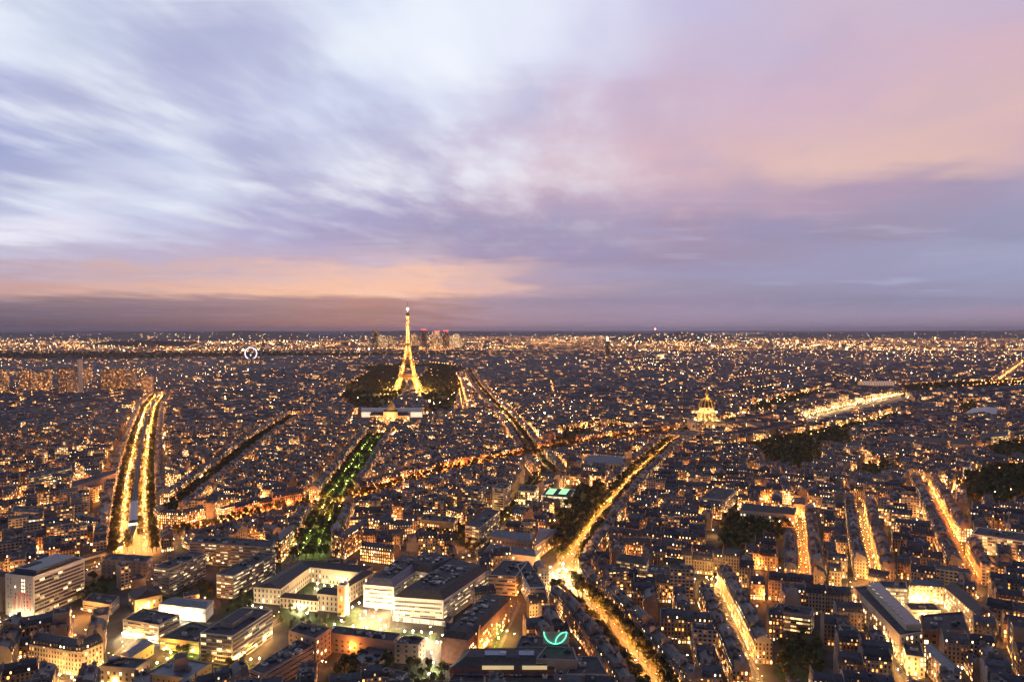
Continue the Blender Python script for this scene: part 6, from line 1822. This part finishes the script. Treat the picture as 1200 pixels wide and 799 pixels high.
# little side-street lamps
r = random.Random(4)
okL = clear_of(LP, -2, -2); glow = []
for (x, y) in LP[okL]:
    if (y < 800 and r.random() < .3) or (y > 2200 and r.random() < .5): continue
    col = r.choice((ORANGE, WARM, WARM, YELLOW))
    if r.random() < (.5 if y < 1700 else .42) and 480 < y < 3000: glow.append((Vector((x, y)), r.choice((ORANGE, ORANGE, WARM, YELLOW)), round(r.uniform(1.0, 3.4), 1)))
    stuffl.octa((x, y, 6.6), .26 if y < 1300 else .4, lampm(col, 800.0 if r.random() < .75 else 1900.0))
so = tag(stuffl.build('side_street_lamps'), kind='stuff')
print('glow', len(glow))
for c, col, lvl in stuffL + glow: link_copy(lamp_light(c, col, BASE_W * lvl), 'lamp_light', (c.x, c.y, 6.8), 0, so)

# lights of the plain, out to the hills
r = random.Random(12)
FARM = [lamp_mat('far_light', c, s, 'NONE') for c, s in (((1, .33, .06), 30), ((1, .46, .12), 34), ((1, .60, .24), 38), ((1, .80, .48), 60), ((.8, 1, .7), 34))]
fl = MB()
NL = 36000
ys = 1500 * np.exp(rng.random(NL) ** .85 * math.log(42000 / 1500)); xs = rng.uniform(-.79, .79, NL) * ys
cl = np.sin(xs * .0021 + ys * .0007) * np.sin(ys * .0013 - xs * .0005) + np.sin(xs * .0006 - 1.1) * .5
cl += .6 * np.sin(xs * .009 + 2 * np.sin(ys * .003)) * np.sin(ys * .006 + xs * .002)
kp = rng.random(NL) < .26 + .5 * cl
pts_ = np.stack([xs, ys], 1)
for k_ in ('champ_left', 'champ_right', 'bois', 'bois_hill', 'trocadero', 'right_park', 'garden_b'):
    kp &= ~(in_poly(pts_, PARKP[k_][0]) & (rng.random(NL) < (.985 if 'bois' in k_ else .8)))
for x, y in pts_[kp]:
    big = r.random() ** 8
    rad = (.36 + min(y, 22000) * .00013) * (1 + 2.4 * big)
    fl.octa((float(x), float(y), r.uniform(9, 27)), float(rad), FARM[r.choice((0, 0, 1, 1, 1, 2, 2, 3, 4 if r.random() < .2 else 2))])
for k_, n_ in (('champ_left', 45), ('champ_right', 45), ('esplanade_trees', 25), ('esplanade_trees_b', 25), ('tuileries', 60), ('right_park', 12), ('garden_b', 12)):
    pp = PARKP[k_][0]; x0, x1 = min(v.x for v in pp), max(v.x for v in pp); y0, y1 = min(v.y for v in pp), max(v.y for v in pp)
    for i in range(n_):
        x, y = r.uniform(x0, x1), r.uniform(y0, y1)
        if in_poly(np.array([[x, y]]), pp)[0]: fl.octa((x, y, r.uniform(12, 19)), .7, FARM[r.choice((0, 1, 1, 3))])
for i in range(90):      # lit roads of the plain
    y = 2300 * math.exp(r.random() * math.log(15000 / 2300)); x = r.uniform(-.78, .78) * y; a = r.uniform(-1.2, 1.2); L = r.uniform(.08, .3) * y; stp = 22 + y * .005
    m_ = FARM[r.choice((0, 0, 1, 2))]
    for k in range(int(L / stp)):
        xx, yy = x + math.sin(a) * k * stp + r.uniform(-4, 4), y + math.cos(a) * k * stp
        if abs(xx) < .79 * yy and not any(in_poly(np.array([[xx, yy]]), PARKP[q_][0])[0] for q_ in ('champ_left', 'champ_right', 'bois', 'bois_hill')): fl.octa((xx, yy, 21), .5 + min(yy, 20000) * .00016, m_)
for cols in HILLCOLS:
    for i in range(int(260)):
        a_ = r.uniform(0, len(cols) - 1.01); i0 = int(a_); fr_ = a_ - i0; kk_ = r.random() ** 1.5 * 1.7; k0 = int(kk_); f2 = kk_ - k0
        pA = [u * (1 - fr_) + v * fr_ for u, v in zip(cols[i0][k0], cols[i0 + 1][k0])]; pB = [u * (1 - fr_) + v * fr_ for u, v in zip(cols[i0][k0 + 1], cols[i0 + 1][k0 + 1])]
        x, y, z = [u * (1 - f2) + v * f2 for u, v in zip(pA, pB)]
        if abs(x) < .79 * y: fl.octa((x, y, z + 8), r.uniform(1.2, 3.0) * (1.5 if r.random() < .1 else 1), FARM[r.choice((0, 1, 1, 2, 3))])
tag(fl.build('distant_city_lights'), kind='stuff')
# ------------------------------------------------------------------ trees
def leaf_mat(name, c0, c1):
    m, t, b = mat_base(name, 0.85)
    lit, tone, seed, on = attr(t)
    oi = t.new('ShaderNodeObjectInfo').outputs['Random']
    f = t.m('FRACT', t.m('ADD', tone, t.m('MULTIPLY', oi, 0.37)))
    t.l.new(t.ramp(f, [(0, c0 + (1,)), (1, c1 + (1,))]), b.inputs['Base Color'])
    return m
LEAF = leaf_mat('plane_leaves', (0.045, 0.055, 0.018), (0.15, 0.135, 0.045))
BARK = simple('bark', (0.12, 0.10, 0.08), 0.9)
def crown_quads(seed, n, size, rx=4.2, rz=3.8, zc=8.0):
    r = np.random.default_rng(seed)
    # lobes: clumps of leaf faces, gaps between
    k = 11
    lob = r.normal(size=(k, 3)); lob /= np.linalg.norm(lob, axis=1)[:, None]
    lob *= np.array([rx * .62, rx * .62, rz * .6]) * r.uniform(.4, 1.0, (k, 1))
    rad = r.uniform(1.1, 2.1, k) * rx / 4.2
    li = r.integers(0, k, n)
    d = r.normal(size=(n, 3)); d /= np.linalg.norm(d, axis=1)[:, None]
    c = lob[li] + d * rad[li][:, None] * r.uniform(.55, 1.05, (n, 1))
    c[:, 2] += zc
    nn = d * .6 + r.normal(size=(n, 3)) * .5; nn /= np.linalg.norm(nn, axis=1)[:, None]
    a = np.cross(nn, r.normal(size=(n, 3))); a /= np.linalg.norm(a, axis=1)[:, None]
    b = np.cross(nn, a)
    s = size * r.uniform(.6, 1.25, (n, 1))
    q = np.stack([c - a * s - b * s * .6, c + a * s * .3 - b * s, c + a * s + b * s * .5, c - a * s * .4 + b * s], 1)
    tone = (li / k * .7 + r.random(n) * .3)
    return q, tone
def crown_mesh(seed, n=420, size=.5):
    q, tone = crown_quads(seed, n, size)
    mb = MB()
    for k in range(len(q)):
        mb.face(q[k], LEAF, None, (0, float(tone[k]), 0, 0))
    return mb.mesh('crown')
def trunk_mesh(seed):
    r = random.Random(seed); mb = MB()
    mb.tube((0, 0, 0), (0, 0, 4.2), .34, .24, BARK, 7)
    for k in range(6):
        a = k * 1.05 + r.uniform(-.3, .3)
        m = (math.cos(a) * 1.1, math.sin(a) * 1.1, 5.6 + r.uniform(-.4, .4))
        mb.tube((0, 0, 3.9), m, .17, .12, BARK, 5, cap=False)
        mb.tube(m, (math.cos(a) * 2.6, math.sin(a) * 2.6, 8.6 + r.uniform(-1, 1)), .12, .04, BARK, 4, cap=False)
    return mb.mesh('trunk')
CROWNS = [crown_mesh(i) for i in range(6)]; TRUNKS = [trunk_mesh(i) for i in range(3)]
spots = []   # x, y, height, place phrase
r = random.Random(31)
for s in STREETS:
    if not s.trees: continue
    for off in s.tree_off:
        for side in (-1, 1):
            t = r.uniform(2, 6)
            while t < s.L:
                c, d, n = s.at(t, side * (off + r.uniform(-.5, .5)))
                if c.y > 405 and abs(c.x) < .79 * c.y and r.random() < (.78 if 'mall' in s.key else (.3 if s.key == 'viaduct_avenue' and off < 8 else .93)) and not (s.key == 'boulevard' and 205 < t < 262):
                    spots.append((c.x, c.y, r.uniform(10, 13.5) * (1.25 if s.key == 'boulevard' else 1.0), ('left' if side < 0 else 'right') + ' of ' + s.phrase))
                t += r.uniform(7, 9.5) if c.y < 1600 else r.uniform(11, 15)
names = {'garden_e': 'in front of the brick hospital', 'garden_d': 'in the dark garden by the yellow street', 'hospital_garden': 'in the hospital garden', 'slab_garden': 'behind the white slab', 'campus_a': 'between hospital slabs', 'campus_b': 'beside the gridded slab', 'campus_c': 'on the floodlit plaza', 'campus_d': 'below the gridded slab', 'boulevard_garden': 'in the dark garden beside the boulevard', 'trees_small_f': 'on the yellow-lit yard',
         'garden_c': 'in the dark garden before the lit-dormer hospice', 'trees_small_e': 'between the hospital slabs', 'right_park': 'in the dark right-hand park', 'trees_small_a': 'in the dark court behind the roofed hospital'}
for k, (pp, sp, h) in PARKP.items():
    xs = [p.x for p in pp]; ys = [p.y for p in pp]
    X = np.arange(min(xs), max(xs), sp); Yy = np.arange(min(ys), max(ys), sp)
    if k == 'bois': Yy = np.arange(min(ys), max(ys), sp * 1.6)
    gx, gy = np.meshgrid(X, Yy)
    pts = np.stack([gx.ravel(), gy.ravel()], 1) + rng.uniform(-.4, .4, (gx.size, 2)) * sp
    pts = pts[in_poly(pts, pp)]
    if k.startswith('champ') or k == 'trocadero': pts = pts[(np.sin(pts[:, 0] * .031 + pts[:, 1] * .011) + np.sin(pts[:, 1] * .023 - pts[:, 0] * .017) + rng.normal(0, .5, len(pts))) > -.75]
    for x, y in pts:
        if abs(x) < .79 * y + 10 and y > 402:
            spots.append((x, y, h * r.uniform(.75, 1.15), names.get(k, 'in the far gardens'), ))
# planting in the courtyards
for p in PAR:
    if p['ends'] is None and p['c'][1] < 1900 and r.random() < .5:
        a = r.uniform(0, 6.28); x, y = p['c'][0] + 9 * math.cos(a), p['c'][1] + 9 * math.sin(a)
        spots.append((x, y, r.uniform(7, 11), None))
spots.sort(key=lambda s: s[1])
cent = PAR_C = np.array([p['c'] for p in PAR])
indt = []; rest = []
for s in spots:
    if len(indt) < 300 and s[3] is not None and abs(s[0]) < .757 * s[1] and s[1] > 430 and s[3] != 'in the far gardens': indt.append(s)
    else: rest.append(s)
pl = {}
for s in indt: pl.setdefault(s[3], []).append(s)
for ph, L in pl.items():
    street_like = 'of the' in ph
    L.sort(key=lambda s: s[1] if street_like else (round(s[1] / 22), s[0]))
    for i, (x, y, h, _) in enumerate(L):
        if street_like: lab = f"leafy plane tree, {ordinal(i + 1)} from the near end, {ph}"
        else: lab = f"leafy tree {ph}, {ordinal(i + 1)} from the near left"
        if len(lab.replace(',', '').split()) > 16: lab = lab.replace('leafy ', '')
        t = thing('street_tree' if street_like else 'garden_tree', (x, y, 0.05), lab, 'tree', 'trees ' + ph[:60])
        t.rotation_euler = (0, 0, random.uniform(0, 6.28)); k = h / 11.5
        t.scale = (k * random.uniform(.9, 1.15), k * random.uniform(.9, 1.15), k)
        link_copy(TRUNKS[i % 3], 'trunk', (0, 0, 0), 0, t); link_copy(CROWNS[random.randrange(6)], 'crown', (0, 0, 0), 0, t)
def many_trees(name, L):
    qs, ts = [], []
    temps = [[crown_quads(50 + i, n, sz) for i in range(5)] for n, sz in ((150, .85), (60, 1.35), (26, 2.0))]
    for i, (x, y, h, _) in enumerate(L):
        lod = 0 if y < 1000 else (1 if y < 2100 else 2)
        q, t = temps[lod][i % 5]
        k = h / 11.5; a = random.uniform(0, 6.28); ca, sa = math.cos(a), math.sin(a)
        w = k * random.uniform(.9, 1.2) * (1.0 if y < 4000 else 3.4)
        Rm = np.array([[ca * w, -sa * w, 0], [sa * w, ca * w, 0], [0, 0, k]])
        qs.append(q @ Rm.T + np.array([x, y, 0])); ts.append((t * .6 + random.random() * .4))
    Qa = np.concatenate(qs); T = np.concatenate(ts); nq = len(Qa)
    me = bpy.data.meshes.new(name)
    me.vertices.add(nq * 4); me.vertices.foreach_set('co', Qa.astype(np.float32).ravel())
    me.loops.add(nq * 4); me.loops.foreach_set('vertex_index', np.arange(nq * 4, dtype=np.int32))
    me.polygons.add(nq); me.polygons.foreach_set('loop_start', (np.arange(nq) * 4).astype(np.int32))
    ca = me.color_attributes.new('bp', 'FLOAT_COLOR', 'CORNER')
    col = np.zeros((nq * 4, 4), np.float32); col[:, 1] = np.repeat(T, 4); ca.data.foreach_set('color', col.ravel())
    me.materials.append(LEAF); me.update(calc_edges=True)
    o = bpy.data.objects.new(name, me); SC.collection.objects.link(o); tag(o, kind='stuff')
    print(name, len(L), nq)
many_trees('distant_tree_canopy', rest)
# ------------------------------------------------------------------ plaza lamps and floodlights of the named places
byp = {}
for l in LAMPS_H: byp.setdefault(l[5], []).append(l)
PL_POST = {}
for ph, L in byp.items():
    L.sort(key=lambda l: l[0])
    for i, (x, y, z, col, lvl, _) in enumerate(L):
        big = y > 1000
        t = thing('plaza_lamp', (x, y, 0.1), f"glowing globe lamp at {ph}, {ordinal(i + 1)} from the left", 'lamp', 'globe lamps at ' + ph)
        if z not in PL_POST:
            b = MB(); b.tube((0, 0, 0), (0, 0, z - .3), .09, .07, METAL, 6); b.lathe((0, 0, 0), [(.2, 0), (.2, .3), (.09, .5)], METAL, 6); PL_POST[z] = b.mesh('post')
        r_ = .62 if not big else .8
        k = (col, lvl, r_, z)
        if k not in HEADS:
            b = MB(); b.lathe((0, 0, z - r_), [(0, 0), (r_ * .75, r_ * .35), (r_, r_), (r_ * .75, r_ * 1.65), (0, 2 * r_)], lampm(col, 55.0), 6); HEADS[k] = b.mesh('globe')
        link_copy(PL_POST[z], 'post', (0, 0, 0), 0, t); link_copy(HEADS[k], 'globe', (0, 0, 0), 0, t)
        link_copy(lamp_light((x, y), col, lvl * (11 if not big else 26)), 'lamp_light', (0, -.9, z - 1.4), 0, t)
# ------------------------------------------------------------------ cars
HL = lamp_mat('headlight_glow', (1.0, .85, .6), 60, 'NONE'); TL = lamp_mat('tail_light_glow', (1.0, .06, .02), 18, 'NONE')
TYRE = simple('tyre_rubber', (.02, .02, .02), .9)
CARP = [simple('car_paint_' + n, c, .3, .3, noise=.03) for n, c in (('black', (.02, .02, .022)), ('grey', (.15, .15, .16)), ('white', (.6, .6, .6)), ('silver', (.35, .36, .37)), ('blue', (.03, .06, .15)), ('red', (.3, .03, .03)))]
cn = ['black', 'grey', 'white', 'silver', 'dark blue', 'red']
def car_meshes(mp):
    b = MB(); V = []
    prof = [(-2.1, .35), (-2.15, .75), (-2.0, .95), (-1.1, 1.02), (1.0, 1.0), (1.9, .85), (2.15, .7), (2.15, .35)]
    for s in (-1, 1):
        f = [(x, s * .86, z) for x, z in prof]; b.face(f if s > 0 else f[::-1], mp)
    for (x0, z0), (x1, z1) in zip(prof, prof[1:] + prof[:1]): b.face([(x0, .86, z0), (x0, -.86, z0), (x1, -.86, z1), (x1, .86, z1)], mp)
    c = MB(); pr = [(-1.75, .98), (-1.2, 1.45), (.35, 1.47), (1.05, .98)]
    for s in (-1, 1):
        f = [(x, s * (.8 if z < 1.2 else .66), z) for x, z in pr]; c.face(f if s > 0 else f[::-1], GLASSD)
    for i, ((x0, z0), (x1, z1)) in enumerate(zip(pr[:-1], pr[1:])):
        w0, w1 = (.8 if z0 < 1.2 else .66), (.8 if z1 < 1.2 else .66); c.face([(x0, w0, z0), (x0, -w0, z0), (x1, -w1, z1), (x1, w1, z1)], mp if i == 1 else GLASSD)
    return b.mesh('body'), c.mesh('cabin')
CARM = [car_meshes(m_) for m_ in CARP]
wh = MB(); wh.tube((0, -.1, 0), (0, .1, 0), .32, .32, TYRE, 10); WH = wh.mesh('wheel')
hh = MB(); hh.box((0, 0, 0), .12, .34, .2, 0, HL); HLm = hh.mesh('headlight'); tt_ = MB(); tt_.box((0, 0, 0), .1, .34, .18, 0, TL); TLm = tt_.mesh('tail_light')
rc = random.Random(8); ncar = 0; cars = {}
for s in STREETS:
    for k in range(s.cars):
        tpos = (k + .5 + rc.uniform(-.3, .3)) * s.L / s.cars
        moving = s.hw > 9
        side = rc.choice((-1, 1)); off = side * (rc.choice((s.roadhw * .28, s.roadhw * .62)) if moving else s.roadhw - 1.1)
        if s.key == 'viaduct_avenue': off = side * rc.choice((9, 12, 14.5))
        c, d, n = s.at(tpos, off)
        if c.y > 1500 or c.y < 425 or abs(c.x) > .757 * c.y: continue
        cars.setdefault((s.key, side), []).append((c, d, s, side, moving))
for key, L in cars.items():
    L.sort(key=lambda e: e[0].y)
    for i, (c, d, s, side, moving) in enumerate(L):
        k = rc.randrange(6); a = math.atan2(d.y, d.x) + (math.pi if side < 0 else 0)
        t = thing('car', (c.x, c.y, .06 if s.key != 'viaduct_avenue' else .12), f"{cn[k]} car, {ordinal(i + 1)} from the near end, {'left' if side < 0 else 'right'} of {s.phrase}", 'car', 'cars on the lit streets')
        t.rotation_euler = (0, 0, a)
        link_copy(CARM[k][0], 'body', (0, 0, 0), 0, t); link_copy(CARM[k][1], 'cabin', (0, 0, 0), 0, t)
        for x in (-1.3, 1.35):
            for y in (-.8, .8): link_copy(WH, 'wheel', (x, y, .32), 0, t)
        if moving:
            for y in (-.6, .6): link_copy(HLm, 'headlight', (2.2, y, .6), 0, t); link_copy(TLm, 'tail_light', (-2.2, y, .65), 0, t)
        ncar += 1
print('cars', ncar, 'objects', len(SC.objects))
